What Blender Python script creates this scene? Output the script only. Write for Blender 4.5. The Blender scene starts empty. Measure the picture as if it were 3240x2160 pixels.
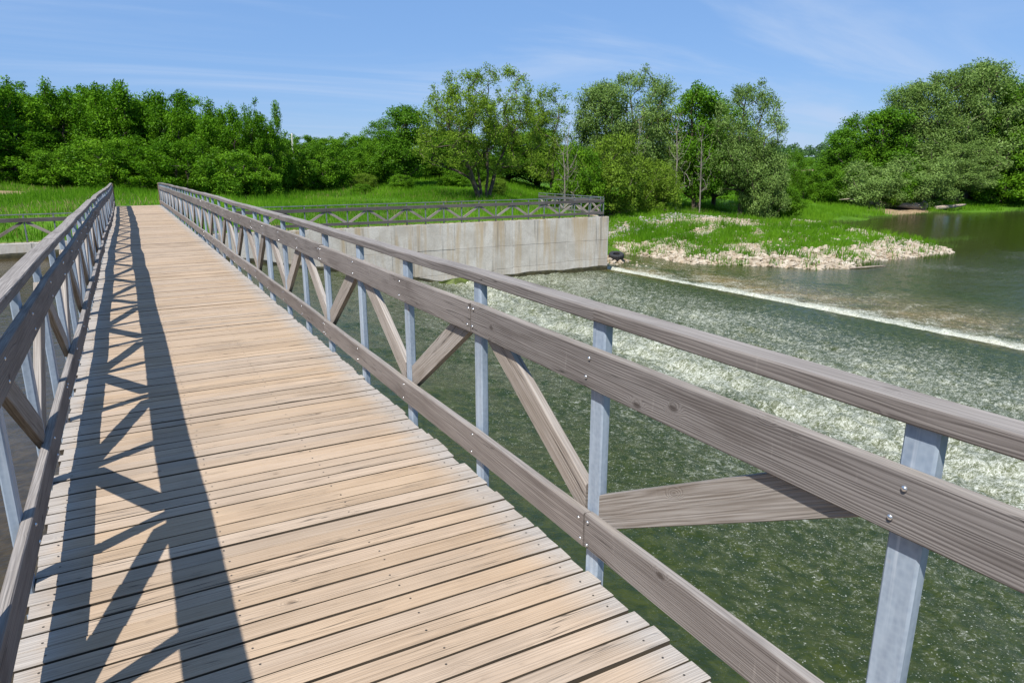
import bpy, math, random
import numpy as np
from mathutils import Vector, Matrix

# ------------------------------------------------------------------ camera, sky, sun, exposure
S = bpy.context.scene
COL = S.collection
cam_d = bpy.data.cameras.new("camera"); cam = bpy.data.objects.new("camera", cam_d); COL.objects.link(cam)
cam_d.sensor_width = 36.0; cam_d.lens = 24.46; cam_d.clip_start = 0.05; cam_d.clip_end = 6000
cam.location = (0, 0, 1.6015)
cam.rotation_euler = (math.radians(90 - 14.572), 0, math.radians(-28.557))
S.camera = cam
SUN = Vector((-0.60, -0.41, 1.0)).normalized()
W = bpy.data.worlds.new("World"); S.world = W; W.use_nodes = True
wn = W.node_tree.nodes; wl = W.node_tree.links
bg = wn["Background"]
sky = wn.new("ShaderNodeTexSky"); sky.sky_type = 'NISHITA'; sky.sun_disc = False
sky.sun_elevation = math.asin(SUN.z); sky.sun_rotation = math.atan2(SUN.x, SUN.y)
sky.altitude = 100; sky.air_density = 1.0; sky.dust_density = 0.0; sky.ozone_density = 3.0
# thin cirrus: a little white veil stretched in long streaks
tc = wn.new("ShaderNodeTexCoord"); sep = wn.new("ShaderNodeSeparateXYZ"); wl.new(tc.outputs["Generated"], sep.inputs[0])
zc = wn.new("ShaderNodeMath"); zc.operation = 'MAXIMUM'; wl.new(sep.outputs["Z"], zc.inputs[0]); zc.inputs[1].default_value = 0.03
za = wn.new("ShaderNodeMath"); za.operation = 'ADD'; wl.new(zc.outputs[0], za.inputs[0]); za.inputs[1].default_value = 0.10
dx = wn.new("ShaderNodeMath"); dx.operation = 'DIVIDE'; wl.new(sep.outputs["X"], dx.inputs[0]); wl.new(za.outputs[0], dx.inputs[1])
dy = wn.new("ShaderNodeMath"); dy.operation = 'DIVIDE'; wl.new(sep.outputs["Y"], dy.inputs[0]); wl.new(za.outputs[0], dy.inputs[1])
cb = wn.new("ShaderNodeCombineXYZ"); wl.new(dx.outputs[0], cb.inputs[0]); wl.new(dy.outputs[0], cb.inputs[1])
mp = wn.new("ShaderNodeMapping"); mp.inputs["Rotation"].default_value = (0, 0, math.radians(38)); mp.inputs["Scale"].default_value = (0.42, 1.15, 1)
wl.new(cb.outputs[0], mp.inputs[0])
nz = wn.new("ShaderNodeTexNoise"); nz.inputs["Scale"].default_value = 0.62; nz.inputs["Detail"].default_value = 9; nz.inputs["Roughness"].default_value = 0.58; nz.inputs["Distortion"].default_value = 0.9
wl.new(mp.outputs[0], nz.inputs["Vector"])
mr = wn.new("ShaderNodeMapRange"); mr.inputs[1].default_value = 0.43; mr.inputs[2].default_value = 0.75; mr.inputs[3].default_value = 0.0; mr.inputs[4].default_value = 0.75; mr.interpolation_type = 'SMOOTHSTEP'
wl.new(nz.outputs["Fac"], mr.inputs[0])
hs = wn.new("ShaderNodeHueSaturation"); hs.inputs["Saturation"].default_value = 1.05
wl.new(sky.outputs[0], hs.inputs["Color"])
mx = wn.new("ShaderNodeMix"); mx.data_type = 'RGBA'
tn = wn.new("ShaderNodeMix"); tn.data_type = 'RGBA'; tn.blend_type = 'MULTIPLY'; tn.inputs[0].default_value = 1.0; wl.new(hs.outputs[0], tn.inputs[6]); tn.inputs[7].default_value = (0.86, 0.94, 1.12, 1)
vl = wn.new("ShaderNodeMix"); vl.data_type = 'RGBA'; vl.inputs[0].default_value = 0.68; wl.new(tn.outputs[2], vl.inputs[6]); vl.inputs[7].default_value = (1.95, 3.65, 6.9, 1)
wl.new(mr.outputs[0], mx.inputs[0]); wl.new(vl.outputs[2], mx.inputs[6]); mx.inputs[7].default_value = (4.3, 5.5, 7.6, 1)
wl.new(mx.outputs[2], bg.inputs["Color"]); bg.inputs["Strength"].default_value = 0.088
sun_d = bpy.data.lights.new("sun", 'SUN'); sun_d.energy = 5.0; sun_d.angle = math.radians(0.53); sun_d.color = (1.0, 0.955, 0.89)
sun = bpy.data.objects.new("sun", sun_d); COL.objects.link(sun); sun.location = (-30, -20, 50)
sun.rotation_euler = SUN.to_track_quat('Z', 'Y').to_euler()
S.view_settings.view_transform = 'Standard'; S.view_settings.look = 'None'
S.view_settings.exposure = 0.42; S.view_settings.gamma = 1.0; S.view_settings.use_curve_mapping = False
S.cycles.max_bounces = 8; S.cycles.diffuse_bounces = 3; S.cycles.glossy_bounces = 3; S.cycles.transmission_bounces = 5
S.cycles.transparent_max_bounces = 4; S.cycles.use_denoising = True; S.cycles.sample_clamp_indirect = 6.0
S.cycles.caustics_reflective = False; S.cycles.caustics_refractive = False

R = random.Random(7)
RNG = np.random.default_rng(11)

# ------------------------------------------------------------------ helpers
def tag(o, label=None, cat=None, group=None, kind=None):
    if label: o["label"] = label
    if cat: o["category"] = cat
    if group: o["group"] = group
    if kind: o["kind"] = kind
    return o
def empty(name, loc):
    o = bpy.data.objects.new(name, None); o.empty_display_size = 0.3; COL.objects.link(o); o.location = loc
    return o
def obj(name, me, parent=None, M=None):
    o = bpy.data.objects.new(name, me); COL.objects.link(o)
    if M is None: M = Matrix.Identity(4)
    if parent is not None:
        o.parent = parent
        q = parent; off = Vector((0, 0, 0))
        pm = Matrix.Identity(4)
        while q is not None:
            pm = q.matrix_basis @ pm; q = q.parent
        M = pm.inverted() @ M
    o.matrix_basis = M
    return o
def mesh_np(name, V, F, mats, smooth=False, attrs=None, midx=None):
    V = np.asarray(V, dtype=np.float32); F = np.asarray(F, dtype=np.int32)
    me = bpy.data.meshes.new(name)
    nv, nf, k = len(V), len(F), F.shape[1]
    me.vertices.add(nv); me.vertices.foreach_set("co", V.ravel())
    me.loops.add(nf * k); me.loops.foreach_set("vertex_index", F.ravel())
    me.polygons.add(nf); me.polygons.foreach_set("loop_start", np.arange(0, nf * k, k, dtype=np.int32))
    try: me.polygons.foreach_set("loop_total", np.full(nf, k, dtype=np.int32))
    except Exception: pass
    for m in (mats if isinstance(mats, (list, tuple)) else [mats]): me.materials.append(m)
    if midx is not None: me.polygons.foreach_set("material_index", np.asarray(midx, dtype=np.int32))
    me.polygons.foreach_set("use_smooth", np.full(nf, smooth, dtype=bool))
    for an, av in (attrs or {}).items():
        a = me.attributes.new(an, 'FLOAT', 'POINT'); a.data.foreach_set("value", np.asarray(av, dtype=np.float32))
    me.update(calc_edges=True); me.validate()
    return me
def mesh_py(name, V, F, mats, smooth=False, midx=None):
    me = bpy.data.meshes.new(name); me.from_pydata([tuple(v) for v in V], [], F)
    for m in (mats if isinstance(mats, (list, tuple)) else [mats]): me.materials.append(m)
    if midx: me.polygons.foreach_set("material_index", midx)
    if smooth: me.polygons.foreach_set("use_smooth", [True] * len(F))
    me.update(); return me
def hash2(ix, iy, seed):
    h = (ix.astype(np.int64) * 374761393 + iy.astype(np.int64) * 668265263 + seed * 1274126177) & 0xFFFFFFFF
    h = ((h ^ (h >> 13)) * 1274126177) & 0xFFFFFFFF
    return ((h ^ (h >> 16)) & 0xFFFFFF) / float(0xFFFFFF)
def vnoise(x, y, seed=0):
    ix = np.floor(x); iy = np.floor(y); fx = x - ix; fy = y - iy
    fx = fx * fx * (3 - 2 * fx); fy = fy * fy * (3 - 2 * fy)
    a = hash2(ix, iy, seed); b = hash2(ix + 1, iy, seed); c = hash2(ix, iy + 1, seed); d = hash2(ix + 1, iy + 1, seed)
    return (a * (1 - fx) + b * fx) * (1 - fy) + (c * (1 - fx) + d * fx) * fy
def fbm(x, y, oct=4, seed=0):
    s = 0; a = 0.5; t = 0
    for i in range(oct):
        s = s + a * vnoise(x, y, seed + i * 17); t += a; a *= 0.5; x = x * 2.03 + 5.3; y = y * 2.03 - 3.1
    return s / t
def sstep(a, b, x):
    t = np.clip((x - a) / (b - a), 0, 1); return t * t * (3 - 2 * t)

# ------------------------------------------------------------------ materials
class NT:
    def __init__(s, name):
        s.m = bpy.data.materials.new(name); s.m.use_nodes = True; s.t = s.m.node_tree; s.n = s.t.nodes; s.l = s.t.links
        s.b = s.n["Principled BSDF"]
    def new(s, typ, **kw):
        n = s.n.new(typ)
        for k, v in kw.items(): setattr(n, k, v)
        return n
    def put(s, sock, v):
        if hasattr(v, "is_output") or isinstance(v, bpy.types.NodeSocket): s.l.new(v, sock)
        else: sock.default_value = v
    def math(s, op, a, b=None, c=None, clamp=False):
        n = s.new("ShaderNodeMath", operation=op); n.use_clamp = clamp; s.put(n.inputs[0], a)
        if b is not None: s.put(n.inputs[1], b)
        if c is not None: s.put(n.inputs[2], c)
        return n.outputs[0]
    def mapping(s, vec, scale=(1, 1, 1), loc=(0, 0, 0), rot=(0, 0, 0)):
        n = s.new("ShaderNodeMapping"); s.put(n.inputs["Vector"], vec); s.put(n.inputs["Location"], loc); s.put(n.inputs["Scale"], scale); s.put(n.inputs["Rotation"], rot)
        return n.outputs[0]
    def noise(s, vec, scale, detail=3, rough=0.5, dist=0.0):
        n = s.new("ShaderNodeTexNoise"); s.put(n.inputs["Vector"], vec); n.inputs["Scale"].default_value = scale; n.inputs["Detail"].default_value = detail
        n.inputs["Roughness"].default_value = rough; n.inputs["Distortion"].default_value = dist
        return n.outputs["Fac"]
    def voro(s, vec, scale, feature='F1', rnd=1.0):
        n = s.new("ShaderNodeTexVoronoi", feature=feature); s.put(n.inputs["Vector"], vec); n.inputs["Scale"].default_value = scale; n.inputs["Randomness"].default_value = rnd
        return n
    def rng(s, v, a, b, c=0.0, d=1.0, smooth=True):
        n = s.new("ShaderNodeMapRange"); n.interpolation_type = 'SMOOTHSTEP' if smooth else 'LINEAR'
        s.put(n.inputs[0], v); s.put(n.inputs[1], a); s.put(n.inputs[2], b); s.put(n.inputs[3], c); s.put(n.inputs[4], d)
        return n.outputs[0]
    def mix(s, f, a, b, blend='MIX'):
        n = s.new("ShaderNodeMix", data_type='RGBA', blend_type=blend); s.put(n.inputs[0], f)
        for i, v in ((6, a), (7, b)):
            if isinstance(v, tuple) and len(v) == 3: v = (*v, 1)
            s.put(n.inputs[i], v)
        return n.outputs[2]
    def bump(s, h, strength=0.3, dist=0.02, normal=None):
        n = s.new("ShaderNodeBump"); n.inputs["Strength"].default_value = strength; n.inputs["Distance"].default_value = dist; s.put(n.inputs["Height"], h)
        if normal is not None: s.l.new(normal, n.inputs["Normal"])
        return n.outputs[0]
    def done(s, color=None, rough=None, normal=None, **kw):
        if color is not None:
            if isinstance(color, tuple) and len(color) == 3: color = (*color, 1)
            s.put(s.b.inputs["Base Color"], color)
        if rough is not None: s.put(s.b.inputs["Roughness"], rough)
        if normal is not None: s.l.new(normal, s.b.inputs["Normal"])
        for k, v in kw.items(): s.put(s.b.inputs[k.replace("_", " ")], v)
        return s.m

def wood(name, dark, mid, light, ringF=95.0, knots=0.9, deck=False, bump=0.4, var=0.12):
    t = NT(name)
    tcn = t.new("ShaderNodeTexCoord"); oi = t.new("ShaderNodeObjectInfo")
    off = t.new("ShaderNodeCombineXYZ")
    t.put(off.inputs[0], t.math('MULTIPLY', oi.outputs["Random"], 217.0)); t.put(off.inputs[1], t.math('MULTIPLY', oi.outputs["Random"], 31.7)); t.put(off.inputs[2], t.math('MULTIPLY', oi.outputs["Random"], 13.1))
    va = t.new("ShaderNodeVectorMath", operation='ADD'); t.l.new(tcn.outputs["Object"], va.inputs[0]); t.l.new(off.outputs[0], va.inputs[1])
    P = va.outputs[0]
    sx = t.new("ShaderNodeSeparateXYZ"); t.l.new(P, sx.inputs[0])
    # knots: sparse cells stretched along the board
    kv = t.voro(t.mapping(P, (5.5, 11.0, 11.0)), 1.0)
    kd = kv.outputs["Distance"]
    krand = t.new("ShaderNodeSeparateColor"); t.l.new(kv.outputs["Color"], krand.inputs[0])
    kon = t.math('GREATER_THAN', krand.outputs[0], 0.90 if deck else 0.88)
    kfall = t.math('MULTIPLY', t.rng(kd, 0.0, 0.34, 1.0, 0.0), kon)
    warp = t.noise(t.mapping(P, (0.55, 9.0, 9.0)), 1.0, 3, 0.55)
    g = t.math('ADD', t.math('MULTIPLY', t.math('ADD', sx.outputs[1], t.math('MULTIPLY', sx.outputs[2], 0.6)), ringF), t.math('MULTIPLY', warp, 34.0))
    g = t.math('ADD', g, t.math('MULTIPLY', kfall, 15.0 * knots))
    ring = t.math('ADD', t.math('MULTIPLY', t.math('SINE', t.math('MULTIPLY', g, 2.0)), 0.5), 0.5)
    ring = t.math('POWER', ring, 1.6)
    fib = t.noise(t.mapping(P, (2.5, 160.0, 160.0)), 1.0, 3, 0.6)
    blot = t.noise(t.mapping(P, (1.3, 5.0, 5.0)), 1.0, 4, 0.6)
    base = t.mix(t.rng(blot, 0.3, 0.7), dark, light)
    base = t.mix(0.5, base, (*mid, 1))
    base = t.mix(t.math('MULTIPLY', ring, 0.30 if deck else 0.5), base, t.mix(0.5, dark, (dark[0] * .55, dark[1] * .55, dark[2] * .55, 1)))
    base = t.mix(t.rng(fib, 0.38, 0.66, 0.0, 0.45), base, t.mix(0.0, (light[0] * 1.15, light[1] * 1.15, light[2] * 1.15, 1), light))
    # knot hearts, hairline cracks
    heart = t.math('MULTIPLY', t.rng(kd, 0.07, 0.17, 1.0, 0.0), kon)
    base = t.mix(t.math('MULTIPLY', heart, 0.7), base, (dark[0] * 0.35, dark[1] * 0.3, dark[2] * 0.26, 1))
    crk = t.noise(t.mapping(P, (0.7, 26.0, 26.0)), 1.0, 2, 0.5)
    crack = t.math('MULTIPLY', t.rng(t.math('ABSOLUTE', t.math('SUBTRACT', crk, 0.5)), 0.0, 0.010, 1.0, 0.0), t.rng(t.noise(t.mapping(P, (0.9, 3.0, 3.0)), 1.3, 2), 0.46, 0.56))
    base = t.mix(t.math('MULTIPLY', crack, 0.8), base, (0.03, 0.026, 0.022, 1))
    # board to board variation
    rv = t.rng(oi.outputs["Random"], 0.0, 1.0, 0.91 if deck else 1 - var, 1.08 if deck else 1 + var, False)
    hsv = t.new("ShaderNodeHueSaturation"); t.put(hsv.inputs["Color"], base); t.put(hsv.inputs["Value"], rv)
    r2 = t.math('FRACT', t.math('MULTIPLY', oi.outputs["Random"], 37.0)); t.put(hsv.inputs["Saturation"], t.rng(r2, 0, 1, 0.88, 1.06, False))
    col = hsv.outputs[0]
    # up-facing surfaces are mixed towards a paler grey
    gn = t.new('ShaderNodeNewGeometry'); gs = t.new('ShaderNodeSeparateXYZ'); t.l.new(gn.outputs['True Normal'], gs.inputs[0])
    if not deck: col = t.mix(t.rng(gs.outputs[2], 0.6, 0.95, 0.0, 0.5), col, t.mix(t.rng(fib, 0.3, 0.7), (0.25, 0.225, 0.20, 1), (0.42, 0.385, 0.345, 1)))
    if deck:
        r3 = t.rng(t.math('FRACT', t.math('MULTIPLY', oi.outputs['Random'], 91.0)), 0.55, 1.0, 0.0, 0.36)
        col = t.mix(r3, col, t.mix(t.rng(fib, 0.3, 0.7), (0.235, 0.195, 0.155, 1), (0.37, 0.315, 0.26, 1)))
        # untrodden ends stay silver grey
        e = t.new("ShaderNodeSeparateXYZ"); t.l.new(tcn.outputs["Object"], e.inputs[0])
        ed = t.math('ABSOLUTE', e.outputs[0])
        ed = t.math('ADD', ed, t.math('MULTIPLY', t.noise(t.mapping(P, (2.0, 7.0, 7.0)), 1.0, 2), 0.22))
        ef = t.rng(ed, 0.86, 1.10, 0.0, 0.85)
        gcol = t.mix(t.rng(fib, 0.3, 0.7), (0.31, 0.285, 0.255, 1), (0.46, 0.43, 0.39, 1))
        gcol = t.mix(t.math('MULTIPLY', ring, 0.35), gcol, (0.22, 0.2, 0.18, 1))
        col = t.mix(ef, col, gcol)
        # dirt trodden into patches
        gp = t.new('ShaderNodeNewGeometry'); dirt = t.noise(gp.outputs['Position'], 1.7, 5, 0.62)
        col = t.mix(t.rng(dirt, 0.46, 0.70, 0.0, 0.30), col, (0.215, 0.165, 0.12, 1))
        d2 = t.noise(t.mapping(P, (9.0, 30.0, 30.0)), 1.0, 3, 0.6); col = t.mix(t.rng(d2, 0.62, 0.74, 0.0, 0.35), col, (0.20, 0.15, 0.105, 1))
    sc = t.noise(t.mapping(P, (34.0, 5.0, 5.0)), 1.0, 2, 0.5)
    if not deck: col = t.mix(t.rng(sc, 0.68, 0.78, 0.0, 0.2), col, (0.40, 0.36, 0.32, 1)); col = t.mix(t.rng(t.noise(t.mapping(P, (1.8, 9.0, 9.0)), 1.0, 4, 0.65), 0.50, 0.72, 0.0, 0.5), col, (dark[0] * .7, dark[1] * .68, dark[2] * .66, 1))
    h = t.math('ADD', t.math('MULTIPLY', ring, -0.6), t.math('ADD', t.math('MULTIPLY', fib, 0.7), t.math('MULTIPLY', crack, -1.5)))
    return t.done(col, 0.82, t.bump(h, bump, 0.004), Specular_IOR_Level=0.25)

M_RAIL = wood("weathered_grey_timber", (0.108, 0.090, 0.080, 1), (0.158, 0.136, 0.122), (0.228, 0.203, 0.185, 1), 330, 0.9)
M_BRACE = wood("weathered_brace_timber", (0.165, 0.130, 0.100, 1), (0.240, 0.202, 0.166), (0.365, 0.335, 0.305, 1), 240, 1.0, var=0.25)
M_FENCE = wood('shaded_fence_timber', (0.070, 0.062, 0.058, 1), (0.100, 0.092, 0.088), (0.150, 0.138, 0.13, 1), 200, 0.9)  # darker timber colour carries the shade of the fence's weakly lit side
M_DECKSIDE = None
M_DECK = wood("trodden_deck_timber", (0.335, 0.240, 0.158, 1), (0.402, 0.298, 0.203), (0.455, 0.350, 0.250, 1), 260, 0.8, deck=True, bump=0.5)

def m_side():  # dark brown for the boards' sides and undersides
    t = NT('dark_board_edge'); tcn = t.new('ShaderNodeTexCoord'); n = t.noise(t.mapping(tcn.outputs['Object'], (3, 40, 40)), 1.0, 3)
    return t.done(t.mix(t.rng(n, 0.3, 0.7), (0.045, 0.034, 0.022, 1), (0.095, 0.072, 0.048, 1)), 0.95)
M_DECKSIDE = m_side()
def m_galv():
    t = NT("galvanised_steel"); tcn = t.new("ShaderNodeTexCoord"); P = tcn.outputs["Object"]; oi = t.new("ShaderNodeObjectInfo")
    va = t.new("ShaderNodeVectorMath", operation='ADD'); t.l.new(P, va.inputs[0]); t.l.new(oi.outputs["Random"], va.inputs[1]); Q = va.outputs[0]
    a = t.noise(t.mapping(Q, (18, 18, 2.0)), 1.0, 4, 0.6); sp = t.voro(Q, 60.0)
    c = t.mix(t.rng(a, 0.35, 0.68), (0.20, 0.25, 0.315, 1), (0.32, 0.385, 0.455, 1))
    c = t.mix(t.math('MULTIPLY', sp.outputs["Distance"], 0.35), c, (0.44, 0.50, 0.56, 1))
    run = t.rng(t.noise(t.mapping(Q, (30, 30, 0.8)), 1.0, 3), 0.62, 0.72)
    c = t.mix(t.math('MULTIPLY', run, 0.5), c, (0.62, 0.66, 0.70, 1))
    ru = t.rng(t.noise(Q, 14.0, 3), 0.70, 0.78)
    c = t.mix(t.math('MULTIPLY', ru, 0.5), c, (0.34, 0.20, 0.10, 1))
    return t.done(c, t.rng(a, 0.3, 0.7, 0.38, 0.6), t.bump(a, 0.08, 0.003), Metallic=0.1)
M_GALV = m_galv()
def m_plain(name, c, rough=0.6, metallic=0.0, var=0.25, scale=8.0, bump=0.0):
    t = NT(name); tcn = t.new("ShaderNodeTexCoord"); n = t.noise(tcn.outputs["Object"], scale, 4, 0.6)
    col = t.mix(t.rng(n, 0.3, 0.7), tuple(x * (1 - var) for x in c), tuple(min(1, x * (1 + var)) for x in c))
    return t.done(col, rough, t.bump(n, bump, 0.02) if bump else None, Metallic=metallic)
M_SHADESTEEL = m_plain('shaded_fence_steel', (0.15, 0.165, 0.18), 0.55, 0.2, 0.25, 6)  # steel colour darkened to hold the weak light on the near faces
M_BOLT = m_plain("bolt_steel", (0.62, 0.63, 0.64), 0.25, 0.9, 0.1)
M_SCREW = m_plain("dull_screw_steel", (0.10, 0.085, 0.07), 0.5, 0.6, 0.2)
M_RUST = m_plain("rusty_edge_steel", (0.17, 0.11, 0.075), 0.8, 0.2, 0.4, 20)
M_RUBBER = m_plain("old_tyre_rubber", (0.022, 0.022, 0.023), 0.75, 0, 0.3, 6, 0.3)
M_POLE = m_plain("pole_concrete", (0.48, 0.46, 0.43), 0.8, 0, 0.15, 2)
M_LOG = m_plain("barkless_grey_log", (0.30, 0.245, 0.19), 0.85, 0, 0.35, 7, 0.5)
def m_bark():
    t = NT("rough_bark"); tcn = t.new("ShaderNodeTexCoord"); P = tcn.outputs["Object"]
    n = t.noise(t.mapping(P, (9, 9, 2.0)), 1.0, 5, 0.65)
    c = t.mix(t.rng(n, 0.3, 0.7), (0.035, 0.026, 0.019, 1), (0.125, 0.096, 0.07, 1))
    return t.done(c, 0.9, t.bump(n, 0.7, 0.05))
M_BARK = m_bark()
M_DEADBARK = m_plain("bare_grey_bark", (0.20, 0.175, 0.15), 0.9, 0, 0.35, 5)
def m_leaf(name, lo, hi, trans, tr=0.42, rough_gloss=0.0):
    t = NT(name); t.n.remove(t.b)
    out = t.n["Material Output"]
    at = t.new("ShaderNodeAttribute", attribute_name="tint"); oi = t.new("ShaderNodeObjectInfo")
    f = t.math('ADD', t.math('MULTIPLY', at.outputs["Fac"], 0.8), t.math('MULTIPLY', oi.outputs["Random"], 0.2))
    c = t.mix(f, lo, hi)
    d = t.new("ShaderNodeBsdfDiffuse"); t.l.new(c, d.inputs["Color"])
    tl = t.new("ShaderNodeBsdfTranslucent"); t.put(tl.inputs["Color"], t.mix(f, tuple(x * trans for x in lo), tuple(x * trans for x in hi)))
    ms = t.new("ShaderNodeMixShader"); ms.inputs[0].default_value = tr; t.l.new(d.outputs[0], ms.inputs[1]); t.l.new(tl.outputs[0], ms.inputs[2])
    gl = t.new("ShaderNodeBsdfGlossy"); gl.inputs["Roughness"].default_value = 0.45; gl.inputs["Color"].default_value = (0.9, 0.95, 0.9, 1)
    m2 = t.new("ShaderNodeMixShader"); m2.inputs[0].default_value = rough_gloss; t.l.new(ms.outputs[0], m2.inputs[1]); t.l.new(gl.outputs[0], m2.inputs[2])
    t.l.new(m2.outputs[0], out.inputs["Surface"])
    return t.m
L_HEDGE = m_leaf("thicket_leaf", (0.028, 0.100, 0.004), (0.165, 0.345, 0.013), 1.2, 0.30, 0.006)
L_GREEN = m_leaf("fresh_green_leaf", (0.040, 0.120, 0.006), (0.180, 0.355, 0.018), 1.2, 0.32, 0.006)
L_AIRY = m_leaf("yellow_green_leaf", (0.100, 0.180, 0.014), (0.220, 0.335, 0.035), 1.2, 0.32, 0.006)
L_SILVER = m_leaf("silver_willow_leaf", (0.095, 0.175, 0.030), (0.265, 0.390, 0.100), 1.1, 0.30, 0.012)
L_DARK = m_leaf("deep_green_leaf", (0.050, 0.140, 0.008), (0.150, 0.310, 0.020), 1.2, 0.30, 0.006)
L_FAR = m_leaf("distant_wood_leaf", (0.065, 0.130, 0.045), (0.115, 0.200, 0.075), 1.0, 0.3, 0.0)  # distance haze put into the colour: paler, bluer green
L_GRASS = m_leaf("meadow_grass_blade", (0.065, 0.185, 0.006), (0.190, 0.370, 0.020), 1.3, 0.45, 0.008)
L_STRAW = m_leaf("dry_straw_blade", (0.20, 0.165, 0.06), (0.42, 0.36, 0.17), 1.0, 0.3, 0.0)
L_REED = m_leaf("water_weed_blade", (0.055, 0.110, 0.015), (0.130, 0.210, 0.035), 1.2, 0.4, 0.02)

def m_concrete():
    t = NT("stained_concrete"); g = t.new("ShaderNodeNewGeometry"); P = g.outputs["Position"]; oi = t.new("ShaderNodeObjectInfo")
    n = t.noise(P, 1.3, 6, 0.62); fine = t.noise(P, 14.0, 4, 0.6)
    c = t.mix(t.rng(n, 0.32, 0.68), (0.45, 0.41, 0.345, 1), (0.60, 0.565, 0.50, 1))
    c = t.mix(t.rng(fine, 0.35, 0.75, 0.0, 0.35), c, (0.30, 0.285, 0.26, 1))
    sx = t.new("ShaderNodeSeparateXYZ"); t.l.new(P, sx.inputs[0])
    st = t.noise(t.mapping(P, (2.2, 1.0, 0.16)), 1.0, 4, 0.65)
    stm = t.math('MULTIPLY', t.rng(st, 0.46, 0.66), t.rng(sx.outputs[2], -4.6, -1.6, 0.3, 0.75, False))
    c = t.mix(stm, c, (0.42, 0.31, 0.17, 1))
    st2 = t.noise(t.mapping(P, (5.0, 1.0, 0.22), (31, 0, 5)), 1.0, 3, 0.6)
    c = t.mix(t.math('MULTIPLY', t.rng(st2, 0.56, 0.70), 0.6), c, (0.20, 0.185, 0.16, 1))
    wh = t.noise(t.mapping(P, (1.4, 1.0, 0.5), (7, 0, 3)), 1.0, 3, 0.6)
    c = t.mix(t.math('MULTIPLY', t.rng(wh, 0.62, 0.75), 0.5), c, (0.66, 0.66, 0.66, 1))
    rv = t.new("ShaderNodeHueSaturation"); t.put(rv.inputs["Color"], c); t.put(rv.inputs["Value"], t.rng(oi.outputs["Random"], 0, 1, 0.94, 1.05, False))
    return t.done(rv.outputs[0], 0.88, t.bump(t.math('ADD', fine, n), 0.25, 0.02))
M_CONC = m_concrete()
M_WET = m_plain("wet_algae_concrete", (0.055, 0.048, 0.02), 0.4, 0, 0.5, 3, 0.3)
M_ALGAE = m_plain("bright_algae_concrete", (0.075, 0.105, 0.008), 0.6, 0, 0.5, 3, 0.3)
def m_rock(name, lo, hi):
    t = NT(name); tcn = t.new("ShaderNodeTexCoord"); oi = t.new("ShaderNodeObjectInfo"); g = t.new("ShaderNodeNewGeometry")
    n = t.noise(g.outputs["Position"], 2.3, 5, 0.65); f = t.noise(g.outputs["Position"], 0.9, 2)
    at = t.new("ShaderNodeAttribute", attribute_name="tint")
    c = t.mix(t.rng(t.math('ADD', t.math('MULTIPLY', n, 0.6), t.math('MULTIPLY', f, 0.4)), 0.35, 0.65), lo, hi)
    c = t.mix(t.math('MULTIPLY', at.outputs["Fac"], 0.5), c, (0.36, 0.26, 0.16, 1))
    h = t.new("ShaderNodeHueSaturation"); t.put(h.inputs["Color"], c); t.put(h.inputs["Value"], t.rng(oi.outputs["Random"], 0, 1, 0.85, 1.1, False))
    return t.done(h.outputs[0], 0.85, t.bump(n, 0.4, 0.05))
M_ROCK = m_rock("pale_limestone", (0.28, 0.225, 0.155, 1), (0.53, 0.475, 0.385, 1))
M_GREYROCK = m_rock("grey_crushed_stone", (0.16, 0.155, 0.15, 1), (0.36, 0.35, 0.34, 1))
def m_ground():
    t = NT("meadow_ground"); g = t.new("ShaderNodeNewGeometry"); P = g.outputs["Position"]
    at = t.new("ShaderNodeAttribute", attribute_name="dirt"); ar = t.new("ShaderNodeAttribute", attribute_name="stone")
    n = t.noise(P, 0.35, 5, 0.6); f = t.noise(P, 6.0, 5, 0.65)
    c = t.mix(t.rng(n, 0.35, 0.65), (0.040, 0.105, 0.006, 1), (0.080, 0.180, 0.012, 1))
    c = t.mix(t.rng(f, 0.35, 0.7, 0.0, 0.6), c, (0.085, 0.165, 0.018, 1))
    d = t.mix(t.rng(f, 0.3, 0.7), (0.20, 0.135, 0.075, 1), (0.38, 0.29, 0.18, 1))
    dm = t.rng(t.math('ADD', at.outputs["Fac"], t.math('MULTIPLY', t.math('SUBTRACT', f, 0.5), 0.8)), 0.42, 0.62)
    c = t.mix(dm, c, d)
    s = t.mix(t.rng(f, 0.35, 0.65), (0.26, 0.205, 0.135, 1), (0.46, 0.40, 0.31, 1))
    sm = t.rng(t.math('ADD', ar.outputs["Fac"], t.math('MULTIPLY', t.math('SUBTRACT', f, 0.5), 0.7)), 0.40, 0.62)
    c = t.mix(sm, c, s)
    return t.done(c, 0.95, t.bump(f, 0.5, 0.05), Specular_IOR_Level=0.1)
M_GROUND = m_ground()
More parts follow.
